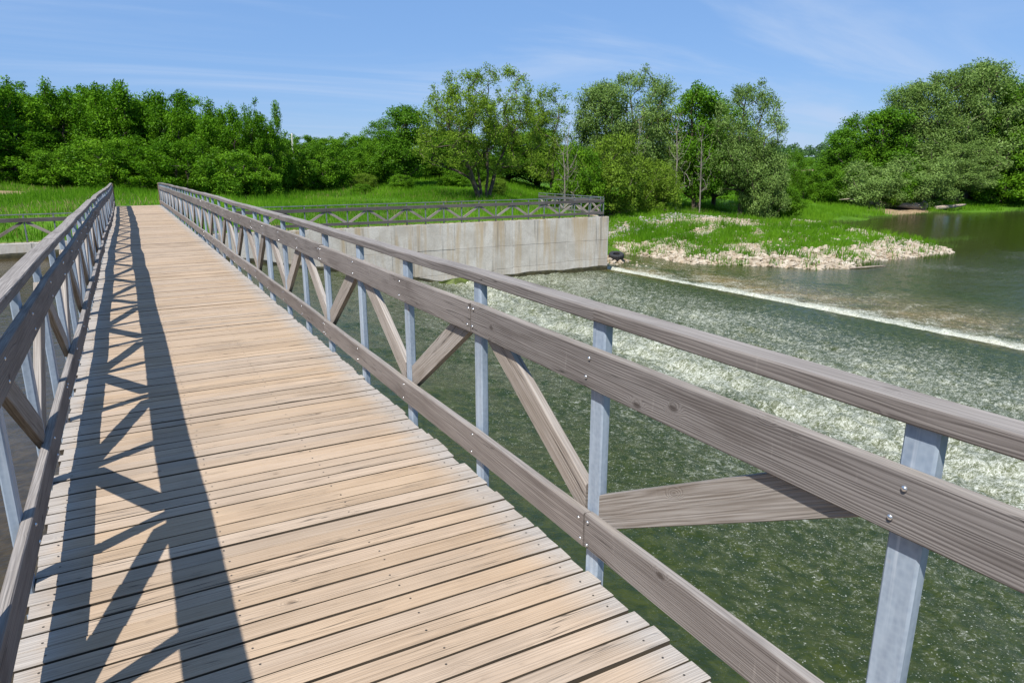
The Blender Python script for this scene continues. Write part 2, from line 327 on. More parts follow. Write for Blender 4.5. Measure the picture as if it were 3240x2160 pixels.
def m_water():
    t = NT("river_water"); g = t.new("ShaderNodeNewGeometry"); P = g.outputs["Position"]
    fo = t.new("ShaderNodeAttribute", attribute_name="foam").outputs["Fac"]
    mu = t.new("ShaderNodeAttribute", attribute_name="murk").outputs["Fac"]
    ro = t.new("ShaderNodeAttribute", attribute_name="chop").outputs["Fac"]
    big = t.noise(t.mapping(P, (0.55, 0.40, 0.5)), 1.0, 3, 0.55, 0.4)
    med = t.noise(t.mapping(P, (4.6, 5.2, 4.0)), 1.0, 4, 0.62, 0.6)
    fin = t.noise(t.mapping(P, (13.0, 19.0, 14.0)), 1.0, 5, 0.72, 0.8)
    vfi = t.noise(P, 42.0, 2, 0.6)
    comb = t.math('ADD', t.math('MULTIPLY', big, 0.10), t.math('ADD', t.math('MULTIPLY', med, 0.34), t.math('MULTIPLY', fin, 0.56)))
    cn = t.rng(comb, 0.34, 0.66, 0.0, 1.0, False)
    thr = t.math('SUBTRACT', 1.0, fo)
    msk = t.rng(t.math('SUBTRACT', cn, thr), -0.16, 0.42)
    msk = t.math('MULTIPLY', msk, t.rng(vfi, 0.3, 0.62, 0.25, 1.0))
    msk = t.math('MULTIPLY', msk, t.rng(fo, 0.2, 0.95, 0.72, 1.0))
    foam_glints = t.math('MULTIPLY', t.rng(t.noise(P, 34.0, 2, 0.55), 0.64, 0.72), t.rng(fo, 0.06, 0.30, 0.0, 0.85))  # white specks: fine foam plus sun glitter put into the colour
    msk = t.math('MAXIMUM', msk, foam_glints)
    deep = t.mix(t.rng(med, 0.35, 0.65), (0.020, 0.032, 0.004, 1), (0.044, 0.056, 0.008, 1))
    deep = t.mix(t.rng(ro, 0.12, 0.5), (0.012, 0.011, 0.004, 1), deep)
    tan = t.mix(t.rng(med, 0.3, 0.7), (0.16, 0.105, 0.035, 1), (0.36, 0.25, 0.11, 1))
    wc = t.mix(mu, deep, tan)
    fc = t.mix(t.rng(fin, 0.3, 0.7), (0.42, 0.44, 0.34, 1), (0.72, 0.73, 0.66, 1))
    # aerated water between the white patches
    aer = t.math('MULTIPLY', t.rng(fo, 0.40, 0.75), 0.62)
    wc = t.mix(aer, wc, (0.165, 0.180, 0.095, 1))
    c = t.mix(msk, wc, fc)
    rip = t.noise(t.mapping(P, (2.2, 5.5, 3.0)), 1.0, 4, 0.6, 0.6)
    rip2 = t.noise(t.mapping(P, (14.0, 16.0, 10.0)), 1.0, 3, 0.6, 0.3)
    h = t.math('ADD', t.math('MULTIPLY', rip, t.math('ADD', 0.25, ro)), t.math('MULTIPLY', rip2, t.math('ADD', 0.05, t.math('MULTIPLY', ro, 0.55))))
    h = t.math('ADD', h, t.math('MULTIPLY', msk, 0.4))
    return t.done(c, t.rng(msk, 0, 1, 0.07, 0.8), t.bump(h, 0.55, 0.06), IOR=1.33, Specular_IOR_Level=t.rng(ro, 0.2, 0.6, 0.5, 0.3))
M_WATER = m_water()

# ------------------------------------------------------------------ terrain
SHORE = [(24.0, 33.1), (24.6, 35.2), (26.8, 35.6), (29.6, 36.6), (29.9, 38.0), (29.3, 39.6), (31.2, 39.8), (31.6, 37.2), (31.5, 34.0), (33.5, 32.5), (35.9, 30.9), (37.0, 29.2), (39.5, 28.3), (43.7, 29.7), (48.3, 29.2),
         (51.9, 29.0), (54.6, 31.0), (57.0, 35.0), (59.6, 40.5), (62.0, 45.0), (63.6, 48.6), (66.5, 50.2), (72.4, 50.9), (80.4, 53.3), (86.9, 54.4), (93.4, 53.6), (105.2, 50.1), (118, 46), (150, 36), (400, 20), (4000, 0),
         (4000, 4000), (-3000, 4000), (-3000, 33.1)]
NEAR = [(4000, -4000), (4000, -90), (200, -60), (60, -42), (30, -30), (0, -27), (-3000, -27), (-3000, -4000)]
def sdist(X, Y, poly):
    P = np.array(poly, float); Q = np.roll(P, -1, 0)
    best = np.full(X.shape, 1e18); inside = np.zeros(X.shape, bool)
    for (ax, ay), (bx, by) in zip(P, Q):
        ex, ey = bx - ax, by - ay; L2 = ex * ex + ey * ey
        tt = np.clip(((X - ax) * ex + (Y - ay) * ey) / L2, 0, 1)
        best = np.minimum(best, (X - ax - tt * ex) ** 2 + (Y - ay - tt * ey) ** 2)
        c = ((ay > Y) != (by > Y))
        with np.errstate(divide='ignore', invalid='ignore'):
            xi = ax + (Y - ay) * ex / (ey if ey != 0 else 1e-12)
        inside ^= c & (X < xi)
    return np.where(inside, 1, -1) * np.sqrt(best)
def terrain(X, Y):
    X = np.asarray(X, float); Y = np.asarray(Y, float)
    d = sdist(X, Y, SHORE) + (fbm(X * .5, Y * .5, 3, 3) - .5) * 0.9
    low = np.interp(d, [-9, -2, 0, 1.2, 4, 9, 13, 18, 40, 120, 500], [-7.6, -5.7, -4.98, -4.66, -4.42, -4.15, -3.6, -3.1, -2.8, -2.6, -2.4])
    low = low + np.where(d > 0, (fbm(X * .35, Y * .35, 4, 9) - .5) * np.clip(d * .15, 0, .6), 0)
    terr = np.interp(Y, [33, 40, 48, 57, 63, 80, 100, 200, 900], [-1.56, -1.40, -1.28, -0.95, -0.55, 0.45, 1.15, 1.3, 2.0])
    ramp = np.exp(-((X - 0.5) / 6.5) ** 2)
    terr = terr + ramp * np.clip((-0.60 - terr), 0, 1) * sstep(35.5, 39.2, Y)
    # embankment on the left
    terr = terr + sstep(2, -10, X) * sstep(45, 62, Y) * 0.55
    terr = terr + (fbm(X * .12, Y * .12, 4, 21) - .5) * 0.5 * sstep(40, 60, Y) + (fbm(X * .6, Y * .6, 3, 5) - .5) * 0.14 * sstep(34, 38, Y)
    k = np.where(Y < 41, (X < 23.9).astype(float), 1 - sstep(24.3, 31.5 + np.clip(Y - 50, 0, 20) * .6, X - np.clip(Y - 50, 0, 30) * 0.35))
    k = k * (1 - sstep(60, 220, X) * 0)
    z = low * (1 - k) + terr * k
    z = np.where((X < 24.0) & (Y < 33.1), -7.6, z)
    # far plain and low wooded rise
    r = np.hypot(X, Y)
    z = z + sstep(380, 620, r) * 7.0 * np.where(Y > 0, 1, 0.4) * sstep(0.2, 0.5, np.arctan2(X, np.maximum(Y, 1e-3)))
    # near bank behind the camera
    dn = sdist(X, Y, NEAR)
    zn = np.interp(dn, [-8, 0, 2, 8, 60], [-7.6, -3.0, -1.6, -0.6, 0.6])
    z = np.where(Y < -10, np.maximum(zn, -7.6), z)
    return z
gx = np.unique(np.round(np.concatenate([[-3000, -1200, -600, -300, -150, -100], np.arange(-70, -12, 3), np.arange(-12, 23, 0.9), [23.4, 23.85, 23.95], np.arange(24.2, 68, 0.5), np.arange(68, 130, 1.2), np.arange(130, 300, 12), np.arange(300, 800, 40), [1000, 1500, 2500, 4000]]), 3))
gy = np.unique(np.round(np.concatenate([[-3000, -1200, -500, -200, -120, -80, -60, -45, -38, -33, -30, -27, -24, -20], np.arange(-12, 28, 6), np.arange(26, 33, 0.5), [32.95, 33.12], np.arange(33.5, 62, 0.5), np.arange(62, 100, 1.5), np.arange(100, 300, 12), np.arange(300, 800, 40), [1000, 1500, 2500, 4000]]), 3))
GX, GY = np.meshgrid(gx, gy, indexing='xy'); GZ = terrain(GX, GY)
def grid_faces(nx, ny):
    i = np.arange(nx - 1)[None, :] + np.arange(ny - 1)[:, None] * nx
    return np.stack([i, i + 1, i + 1 + nx, i + nx], -1).reshape(-1, 4)
SD = sdist(GX, GY, SHORE)
def seg_dist(X, Y, pts):
    b = np.full(np.shape(X), 1e9)
    for (ax, ay), (bx, by) in zip(pts[:-1], pts[1:]):
        ex, ey = bx - ax, by - ay; tt = np.clip(((X - ax) * ex + (Y - ay) * ey) / (ex * ex + ey * ey), 0, 1)
        b = np.minimum(b, np.hypot(X - ax - tt * ex, Y - ay - tt * ey))
    return b
TRAIL = [(26.5, 45), (33, 50.5), (42, 54.5), (52, 57), (62, 56.5), (70, 58)]
def dirt_mask(X, Y):
    d = 1 - sstep(0.4, 1.3, seg_dist(X, Y, TRAIL))
    d = np.maximum(d, 0.9 * (1 - sstep(1.5, 4.5, np.hypot((X - 87) * .55, Y - 56.2))))       # bare earth under the log
    d = np.maximum(d, 0.75 * sstep(-4, -7, X) * (1 - sstep(0.6, 2.0, np.abs(Y - 58))))        # dry strip on the left bank
    d = np.maximum(d, (X > -14) * (X < 23.7) * (1 - sstep(0.5, 1.0, np.abs(Y - 33.3))) * 0.62)
    d = np.maximum(d, (np.hypot(X, Y) > 325) * (np.hypot(X, Y) < 372) * (X > 150) * 1.0)     # ploughed field
    d = np.maximum(d, 0.8 * (1 - sstep(1.0, 3.0, np.hypot(X - 27.6, Y - 37.2))))
    return d
def stone_mask(X, Y, d):
    n = fbm(X * .28 + 3, Y * .28, 4, 40)
    isl = sstep(30.2, 32.0, X) * (1 - sstep(60, 66, X)) * (1 - sstep(47, 52, Y))
    front = (1 - sstep(2.2, 5.2, d + (n - .5) * 5))
    stripes = sstep(0.50, 0.60, fbm(X * .16 + 9, Y * .42 + 2, 4, 77)) * 0.9
    heap = 1 - sstep(1.5, 5.0, np.hypot((X - 49) * .45, Y - 45.5))
    m = np.maximum(np.maximum(front, stripes * (1 - sstep(11, 18, d))), heap * .8)
    return m * isl * (d > -1.5)
DM = dirt_mask(GX, GY); SM = stone_mask(GX, GY, SD)
gme = mesh_np("ground", np.stack([GX, GY, GZ], -1).reshape(-1, 3), grid_faces(len(gx), len(gy)), M_GROUND, True, {"dirt": DM.ravel(), "stone": SM.ravel()})
ground = tag(obj("ground", gme), kind="structure")

# ------------------------------------------------------------------ river
def sillX(Y): return 26.1 - 0.00165 * np.clip(Y, -40, 36) ** 2
wx = np.unique(np.round(np.concatenate([[-3000, -800, -300, -140], np.arange(-90, -24, 3.0), np.arange(-24, -1, 0.35), np.arange(-1, 14.5, 0.085), np.arange(14.5, 33, 0.10), np.arange(33, 60, 0.35), np.arange(60, 130, 1.2), [150, 200, 300, 600, 1500, 4000]]), 3))
wy = np.unique(np.round(np.concatenate([[-95, -60, -45, -35], np.arange(-28, -2, 0.8), np.arange(-2, 14, 0.09), np.arange(14, 35, 0.12), np.arange(35, 58, 0.4)]), 3))
WX, WY = np.meshgrid(wx, wy, indexing='xy')
n1 = fbm(WX * .35, WY * .25, 3, 101); n2 = fbm(WX * 1.1, WY * .9, 4, 102); n3 = fbm(WX * 3.3, WY * 2.7, 3, 103)
SX = WX - sillX(WY) + (n2 - .5) * 0.25 + (n3 - .5) * 0.35
jx = WX + (fbm(WY * .22, WX * 0 + .5, 3, 104) - .5) * 2.2
WZ = np.interp(jx, [-3000, -0.6, 0.2, 1.0, 2.2, 5, 13.4, 14.1, 15.0, 16.4, 22, 4000], [-2.05, -2.05, -2.08, -2.19, -2.42, -2.93, -4.50, -4.62, -4.50, -4.47, -4.53, -4.53])
lowz = np.interp(SX, [0, 0.25, 0.6, 1.3, 4, 12], [-4.66, -4.68, -4.58, -4.70, -4.85, -4.97])
drop = sstep(-0.15, 0.15, SX); WZ = WZ * (1 - drop) + lowz * drop
amp = np.interp(WX, [-30, -0.5, 1.5, 6, 12, 14.2, 16, 20, 23.5], [0.006, 0.006, 0.02, 0.055, 0.09, 0.22, 0.17, 0.12, 0.04])
amp = np.where(SX > -0.3, np.interp(SX, [-0.3, -0.05, 0.45, 1.2, 4, 10, 25], [0.015, 0.03, 0.15, 0.12, 0.05, 0.022, 0.008]), amp)
WZ = WZ + ((n2 - .5) * 1.7 + (n3 - .5) * 1.7 + (n1 - .5) * .5) * amp
foam = np.interp(jx, [-2, 0.6, 3.5, 6, 9, 12.4, 13.3, 14.4, 15.6, 17, 19.5, 22, 23.6, 25], [0, 0.0, 0.03, 0.26, 0.37, 0.44, 0.54, 0.64, 0.58, 0.53, 0.53, 0.47, 0.33, 0.10])
foam = foam + (n1 - .5) * 0.14 * (jx > 1.5)
ang = np.arctan2(WY - 31, WX - 31); rad = np.hypot((WX - 31) * .8, (WY - 31))
swirl = np.sin(rad * 3.1 + ang * 2.0 + n2 * 7.5)
fs = np.interp(SX, [-0.5, -0.06, 0.10, 0.35, 0.9, 1.7, 3.2, 6.0, 9.0, 14, 30], [0.06, 0.14, 0.66, 0.92, 0.80, 0.56, 0.42, 0.30, 0.18, 0.08, 0.0])
fs = fs + np.where(SX > 1.0, (swirl * 0.12 + (n1 - .5) * .35) * np.clip(1 - SX / 16, 0, 1), 0)
chan = sstep(22, 14, WY)
fs = np.where(SX > 6, np.maximum(fs, (0.30 + (n1 - .5) * .5) * sstep(40, 30, np.abs(WX - 52 - 22)) * sstep(31, 26, WY) * .8), fs)
foam = np.where(SX > -0.5, fs, foam)
foam = np.clip(foam, 0, 1)
murk = np.interp(SX, [-1, 0.2, 0.9, 3.2, 6, 10], [0, 0.5, 1.0, 0.85, 0.25, 0.03]) * np.clip(0.1 + 2.2 * (n1 - .28), 0, 1.2)
murk = np.maximum(murk, np.where(WX < 0, 0.16, 0.0)); murk = np.maximum(murk, np.where(SX > 12, 0.03, 0))
chop = np.interp(WX, [-40, -0.8, 1, 4, 7, 14, 24], [0.10, 0.10, 0.22, 0.42, 1.0, 1.3, 0.8]); chop = np.where(SX > 0.5, np.interp(SX, [0.5, 3, 10, 30, 60], [1.0, 0.7, 0.42, 0.22, 0.14]), chop)
wme = mesh_np("river", np.stack([WX, WY, WZ], -1).reshape(-1, 3), grid_faces(len(wx), len(wy)), M_WATER, True, {"foam": foam.ravel(), "murk": np.clip(murk, 0, 1).ravel(), "chop": chop.ravel()})
river = tag(obj("river_water", wme), kind="structure")

# ------------------------------------------------------------------ timber pieces
def plank_mesh(name, L, w, t, mat, ch=0.004, segs=None, wob=0.0, seed=0, cut=(0, 0)):
    """a board along local X, width along Y, thickness along Z, with eased edges; cut = slanted ends"""
    rr = random.Random(seed); n = segs or max(1, min(12, int(L / 0.5)))
    a, b = w / 2, t / 2
    prof = [(-a + ch, -b), (a - ch, -b), (a, -b + ch), (a, b - ch), (a - ch, b), (-a + ch, b), (-a, b - ch), (-a, -b + ch)]
    V, F = [], []
    for i in range(n + 1):
        u = i / n; oy = rr.uniform(-wob, wob); oz = rr.uniform(-wob, wob)
        for (y, z) in prof:
            x = u * L + (cut[0] * y * (1 - u) + cut[1] * y * u)
            V.append((x, y + oy, z + oz))
    for i in range(n):
        for k in range(8):
            k2 = (k + 1) % 8; F.append((i * 8 + k, i * 8 + k2, (i + 1) * 8 + k2, (i + 1) * 8 + k))
    F.append(tuple(reversed(range(8)))); F.append(tuple(range(n * 8, n * 8 + 8)))
    return mesh_py(name, V, F, mat)
def frame(p0, d, up):
    """matrix with local X along d, local Y closest to up"""
    x = Vector(d).normalized(); y = (Vector(up) - x * x.dot(Vector(up))).normalized(); z = x.cross(y)
    M = Matrix((x, y, z)).transposed().to_4x4(); M.translation = Vector(p0); return M
def tube_mesh(name, sx, sy, L, mat, ch=0.006):
    V, F = [], []
    a, b = sx / 2, sy / 2
    prof = [(-a + ch, -b), (a - ch, -b), (a, -b + ch), (a, b - ch), (a - ch, b), (-a + ch, b), (-a, b - ch), (-a, -b + ch)]
    for z in (0, L): V += [(x, y, z) for x, y in prof]
    for k in range(8): F.append((k, (k + 1) % 8, 8 + (k + 1) % 8, 8 + k))
    F.append(tuple(reversed(range(8)))); F.append(tuple(range(8, 16)))
    return mesh_py(name, V, F, mat)
def dome_mesh(name, r, h, mat, n=8):
    V, F = [], []
    for j, (rr, hh) in enumerate(((1, 0), (1, .45), (.72, .85))): V += [(r * rr * math.cos(2 * math.pi * i / n), r * rr * math.sin(2 * math.pi * i / n), h * hh) for i in range(n)]
    V.append((0, 0, h))
    for j in range(2):
        for i in range(n): F.append((j * n + i, j * n + (i + 1) % n, (j + 1) * n + (i + 1) % n, (j + 1) * n + i))
    for i in range(n): F.append((2 * n + i, 2 * n + (i + 1) % n, 3 * n))
    return mesh_py(name, V, F, mat, True)

# ------------------------------------------------------------------ the footbridge
def zd(Y): return -0.0090853 * Y - 0.00012196 * Y * Y if Y > 0 else -0.0090853 * Y
XR, XL = 1.4736, -0.5135           # inner faces of the post rows
bridge = empty("footbridge", (0.48, 0, 0))
tag(bridge, "long timber decked footbridge with grey plank railings crossing the weir", "footbridge")
BW = 0.0900; PITCH = 0.1017; XC = (XR + XL) / 2; BL = (XR - XL) - 0.006
def board_mesh(seed, screws=True):
    rr = random.Random(seed); n = 10; ch = 0.0025; a, b = BW / 2, 0.018
    e0, e1 = rr.uniform(-.012, .008), rr.uniform(-.008, .012)
    prof = [(-a, -b), (a, -b), (a, b - ch), (a - ch, b), (-a + ch, b), (-a, b - ch)]
    V, F, MI = [], [], []
    cup = rr.uniform(-.0015, .0015); bow = rr.uniform(-.004, .004)
    for i in range(n + 1):
        u = i / n; x = -BL / 2 - e0 + u * (BL + e0 + e1); ey = rr.uniform(-.0012, .0012); oy = bow * (1 - (2 * u - 1) ** 2)
        sk = rr.uniform(-.002, .002) if i in (0, n) else 0
        for (y, z) in prof: V.append((x + sk * y / a, y + oy + (ey if abs(y) > a - .001 else 0), z + (cup if abs(y) > a - .01 and z > 0 else 0)))
    for i in range(n):
        for k in range(6): k2 = (k + 1) % 6; F.append((i * 6 + k, i * 6 + k2, (i + 1) * 6 + k2, (i + 1) * 6 + k)); MI.append(2 if k in (0, 1, 5) else 0)
    F.append(tuple(reversed(range(6)))); MI.append(0); F.append(tuple(range(n * 6, n * 6 + 6))); MI.append(0)
    if screws:
        for xs in (-BL / 2 + 0.075, -BL / 2 + 0.71, BL / 2 - 0.71, BL / 2 - 0.075):
            if rr.random() < .25 and abs(xs) < .7: continue
            xs += rr.uniform(-.012, .012); ys = rr.uniform(-.02, .02); b0 = len(V)
            V += [(xs + .0045 * math.cos(k * math.pi / 3), ys + .0045 * math.sin(k * math.pi / 3), b + .0022) for k in range(6)]
            F.append(tuple(range(b0, b0 + 6))); MI.append(1)
    return mesh_py("deck_board", V, F, [M_DECK, M_SCREW, M_DECKSIDE], midx=MI)
boards = [board_mesh(100 + i) for i in range(14)]
def board_M(i, rr):
    y = 0.80 + i * PITCH
    sl = math.atan(-0.0090853 - 2 * 0.00012196 * max(y, 0))
    M = Matrix.Translation((XC + rr.uniform(-.006, .006), y, zd(y) - 0.018 + rr.uniform(-.0025, .0025)))
    M = M @ Matrix.Rotation(sl, 4, 'X') @ Matrix.Rotation(rr.uniform(-.0028, .0028), 4, 'Z') @ Matrix.Rotation(rr.uniform(-.012, .012), 4, 'X')
    if rr.random() < .5: M = M @ Matrix.Rotation(math.pi, 4, 'Z')
    return M
rb = random.Random(5)
for i in range(300): obj("deck_board", boards[rb.randrange(14)], bridge, board_M(i, rb))
def joined(name, items, mats, parent, kind="stuff"):
    V, F, MI = [], [], []
    for me, M in items:
        b = len(V)
        V += [tuple(M @ v.co) for v in me.vertices]
        for p in me.polygons: F.append(tuple(b + k for k in p.vertices)); MI.append(p.material_index)
    o = obj(name, mesh_py(name, V, F, mats, midx=MI), parent)
    if parent is not None:   # verts are in world space
        o.matrix_basis = Matrix.Translation(-parent.location)
    o["kind"] = kind; return o
def xform(me, M): return (me, M)
rest = [(boards[rb.randrange(14)], board_M(i, rb)) for i in list(range(300, 378)) + list(range(-28, 0))]
# the remaining boards need their grain along their own length: baked in place around the bridge axis
joined("far_deck_boards", [(me, Matrix.Translation((-XC, 0, 0)) @ M) for me, M in rest], [M_DECK, M_SCREW, M_DECKSIDE], bridge).matrix_basis = Matrix.Translation((XC - 0.48, 0, 0))
# steel beams below
def beam(x):
    V, F = [], []; ys = np.arange(-3, 39.6, 1.5)
    for y in ys:
        z1 = zd(y) - 0.042
        for dx_, dz_ in ((-.05, 0), (.05, 0), (.05, -.36), (-.05, -.36)): V.append((x + dx_ - 0.48, y, z1 + dz_))
    for i in range(len(ys) - 1):
        for k in range(4): k2 = (k + 1) % 4; F.append((i * 4 + k, i * 4 + k2, i * 4 + 4 + k2, i * 4 + 4 + k))
    F.append((3, 2, 1, 0)); n = (len(ys) - 1) * 4; F.append((n, n + 1, n + 2, n + 3))
    o = obj("beam", mesh_py("beam", V, F, M_GALV)); o.parent = bridge; return o
for x in (XL + .06, XC, XR - .06): beam(x)
PY = [-2.3, -1.25, -0.2, 0.789, 2.006, 3.036, 4.066, 5.102, 6.121, 7.068, 8.029, 9.001, 9.967, 10.95, 11.949, 12.958, 13.969, 14.987, 16.008, 17.023, 18.038, 19.051]
while PY[-1] < 38.2: PY.append(PY[-1] + 1.0145)
PWX, PWY = 0.040, 0.080
post_me = tube_mesh("post", PWX, PWY, 1.05 + 0.36, M_GALV)
post2_me = tube_mesh("post", PWX, PWY * .92, 1.05 + 0.36, M_GALV)
bolt_me = dome_mesh("bolt", 0.0075, 0.007, M_BOLT)
HZ0, HZ1 = 1.05, 1.10; UB, UT = 0.795, 0.948; LB, LT = 0.124, 0.272; PT = 0.040
def side(sgn, X0):
    """sgn +1 = right-hand railing (outside is +X)"""
    rr = random.Random(31 + sgn); n = len(PY)
    jx_ = [0.0] * n; jz = [0.0] * n
    for i in range(n):
        a = 0.004 if i < 14 else 0.010
        if sgn < 0: a *= 1.6
        jx_[i] = rr.uniform(-a, a); jz[i] = rr.uniform(-a, a) * .8
    if sgn < 0:   # the left rail wanders sideways towards its far end
        for i in range(n):
            y = PY[i]; jx_[i] += 0.045 * math.sin((y - 17) / 6.0) * (1 if y > 17 else 0) * (1 if y < 36 else .5)
    xin = lambda i: X0 + jx_[i]
    for i, y in enumerate(PY):
        x = xin(i) + sgn * PWX / 2
        obj("post", post_me, bridge, Matrix.Translation((x, y + PWY / 2, zd(y) - 0.36)) @ Matrix.Rotation(rr.uniform(-.004, .004), 4, 'X'))
        if i in (11, 23, 35): obj("post", post2_me, bridge, Matrix.Translation((x, y + PWY / 2 + 0.092, zd(y) - 0.36)))
    # braces: W pattern, foot nodes at odd index from the near post
    for i in range(3, n - 1):
        foot_first = ((i - 3) % 2 == 1)
        ya, yb = PY[i] + PWY, PY[i + 1]
        if i in (11, 23, 35): ya += 0.10
        if foot_first: p0, p1 = (ya + 0.01, LT - .03), (yb - 0.05, UT - .140)
        else: p0, p1 = (yb - 0.01, LT - .03), (ya + 0.05, UT - .140)
        a = Vector((xin(i) + sgn * PWX / 2, p0[0], zd(p0[0]) + p0[1])); b = Vector((xin(i) + sgn * PWX / 2, p1[0], zd(p1[0]) + p1[1]))
        # keep the brace between the posts: shift the axis so that its long edges clear the nodes
        d = (b - a); L = d.length; wbr = 0.132
        cutv = math.tan(math.atan2(d.z, abs(d.y)))
        s_ = 1 if d.y > 0 else -1
        # vertical end cuts flush with the posts
        M = frame(a, d, (0, 0, 1))
        k = cutv
        ax_shift = Vector((0, 0, 0))
        me = plank_mesh("brace", L, wbr, 0.038, M_BRACE, 0.003, 6, 0.0, i * 7 + sgn, cut=(k, k))
        # cut goes vertical: slide both ends inward by half the width projection
        M.translation = a + Vector((0, 0, 0.05))
        obj("brace", me, bridge, M)
    # boards bolted to the inner face, in lengths of a few bays; handrail lengths on top
    def runs(start, steps):
        out = []; i = start
        for s_ in steps:
            j = min(i + s_, n - 1)
            if j > i: out.append((i, j))
            i = j
            if i >= n - 1: break
        return out
    st_u = [5, 3, 4, 5, 4, 4, 5, 4, 4, 6] if sgn > 0 else [4, 4, 4, 4, 5, 4, 4, 5, 4, 6]
    st_l = [4, 4, 4, 5, 4, 4, 5, 4, 4, 6] if sgn > 0 else [4, 3, 5, 4, 4, 5, 4, 4, 5, 6]
    st_h = [4, 6, 4, 5, 4, 5, 4, 5, 4, 6] if sgn > 0 else [4, 4, 4, 5, 3, 4, 4, 4, 4, 6]
    xb = lambda i: xin(i) - sgn * PT / 2
    def bent(name, i, j, xof, zc_, w, t, mat, over0=0.0, over1=0.0, seed=0, flat=False):
        ch = 0.005; a, b = w / 2, t / 2
        rr2 = random.Random(seed + i * 13); dz = rr2.uniform(-.004, .004); dxx = rr2.uniform(-.003, .003)
        pts = [Vector((xof(k) + dxx, PY[k] + PWY / 2, zd(PY[k]) + zc_ + dz + jz[k])) for k in range(i, j + 1)]
        d0 = (pts[1] - pts[0]).normalized(); d1 = (pts[-1] - pts[-2]).normalized()
        pts[0] = pts[0] - d0 * over0; pts[-1] = pts[-1] + d1 * over1
        o0 = pts[0].copy(); V, F = [], []
        # local frame: X along, Y up (board height) , Z across
        prof = [(-a + ch, -b), (a - ch, -b), (a, -b + ch), (a, b - ch), (a - ch, b), (-a + ch, b), (-a, b - ch), (-a, -b + ch)]
        mid = []
        for k in range(len(pts) - 1):
            for s_ in range(3): mid.append(pts[k].lerp(pts[k + 1], s_ / 3))
        mid.append(pts[-1])
        for q in mid:
            r = q - o0; ez = rr2.uniform(-.0008, .0008)
            for (y, z) in prof:
                if flat: V.append((r.y, -(r.x) + y, r.z + z + ez))      # width lies across
                else: V.append((r.y, r.z + y + ez, r.x + z))
        m = len(mid)
        for k in range(m - 1):
            for c in range(8): c2 = (c + 1) % 8; F.append((k * 8 + c, k * 8 + c2, k * 8 + 8 + c2, k * 8 + 8 + c))
        F.append(tuple(reversed(range(8)))); F.append(tuple(range((m - 1) * 8, m * 8)))
        me = mesh_py(name, V, F, mat)
        # local X -> world Y, local Y -> world Z (or -X when flat), local Z -> world X (or Z)
        if flat: Mx = Matrix(((0, -1, 0, o0.x), (1, 0, 0, o0.y), (0, 0, 1, o0.z), (0, 0, 0, 1)))
        else: Mx = Matrix(((0, 0, 1, o0.x), (1, 0, 0, o0.y), (0, 1, 0, o0.z), (0, 0, 0, 1)))
        return obj(name, me, bridge, Mx)
    faces = []
    for (i, j) in runs(0, st_u):
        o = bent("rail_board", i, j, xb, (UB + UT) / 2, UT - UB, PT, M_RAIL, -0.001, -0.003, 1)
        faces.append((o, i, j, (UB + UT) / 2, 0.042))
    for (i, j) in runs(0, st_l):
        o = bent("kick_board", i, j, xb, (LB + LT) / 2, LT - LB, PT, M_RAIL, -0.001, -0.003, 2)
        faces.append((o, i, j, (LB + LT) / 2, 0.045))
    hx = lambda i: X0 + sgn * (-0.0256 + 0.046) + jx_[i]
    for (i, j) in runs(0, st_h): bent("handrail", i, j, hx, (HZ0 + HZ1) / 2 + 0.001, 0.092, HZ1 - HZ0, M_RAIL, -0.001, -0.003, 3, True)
    for (o, i, j, zc_, dv) in faces:
        for k in range(i, min(j + 1, 20)):
            for s_ in (-1, 1):
                yb_ = PY[k] + PWY / 2 + rr.uniform(-.012, .012) + (0.03 if k == i and k else 0) - (0.03 if k == j else 0)
                P = Vector((xb(k) - sgn * (PT / 2 - .001), yb_, zd(PY[k]) + zc_ + s_ * dv + jz[k] + rr.uniform(-.006, .006)))
                obj("bolt", bolt_me, o, Matrix.Translation(P) @ Matrix.Rotation(-sgn * math.pi / 2, 4, 'Y'))
    # end plate and its rusty edge at the far bank
    y = PY[-1] + 0.25
    obj("end_plate", tube_mesh("end_plate", 0.05, 0.34, 1.42, M_GALV), bridge, Matrix.Translation((X0 + sgn * .03, y, zd(y) - 0.36)))
    obj("end_edge", tube_mesh("end_edge", 0.05, 0.03, 1.14, M_RUST), bridge, Matrix.Translation((X0 - sgn * .02, y + .19, zd(y) - 0.06)) @ Matrix.Rotation(-0.05, 4, 'X'))
side(+1, XR); side(-1, XL)

# ------------------------------------------------------------------ retaining wall on the far bank
wall = empty("retaining_wall", (12, 33.0, -5)); tag(wall, "stained pale concrete retaining wall along the far bank of the weir", "wall")
YW = 32.7
def boxm(name, x0, x1, y0, y1, z0, z1, mat, ch=0.012, M=None):
    c = ch; V = []
    for (x, y, z, sx, sy, sz) in [(x, y, z, sx, sy, sz) for x, sx in ((x0, 1), (x1, -1)) for y, sy in ((y0, 1), (y1, -1)) for z, sz in ((z0, 1), (z1, -1))]:
        V += [(x + sx * c, y + sy * c, z), (x + sx * c, y, z + sz * c), (x, y + sy * c, z + sz * c)]
    import bmesh
    bm = bmesh.new(); [bm.verts.new(v) for v in V]; bmesh.ops.convex_hull(bm, input=bm.verts)
    bmesh.ops.recalc_face_normals(bm, faces=bm.faces)
    me = bpy.data.meshes.new(name); bm.to_mesh(me); bm.free(); me.materials.append(mat); return me
obj("core", boxm("core", -46, 23.85, YW + .03, YW + .55, -7.5, -1.52, M_CONC), wall)
obj("core", boxm("core", 23.35, 24.07, YW + .57, 41.0, -7.5, -1.56, M_CONC), wall)
xs = [-46.0]; rw = random.Random(3)
while xs[-1] < 24.08: xs.append(xs[-1] + rw.choice([1.12, 1.12, 1.12, 2.24]))
xs[-1] = 24.10
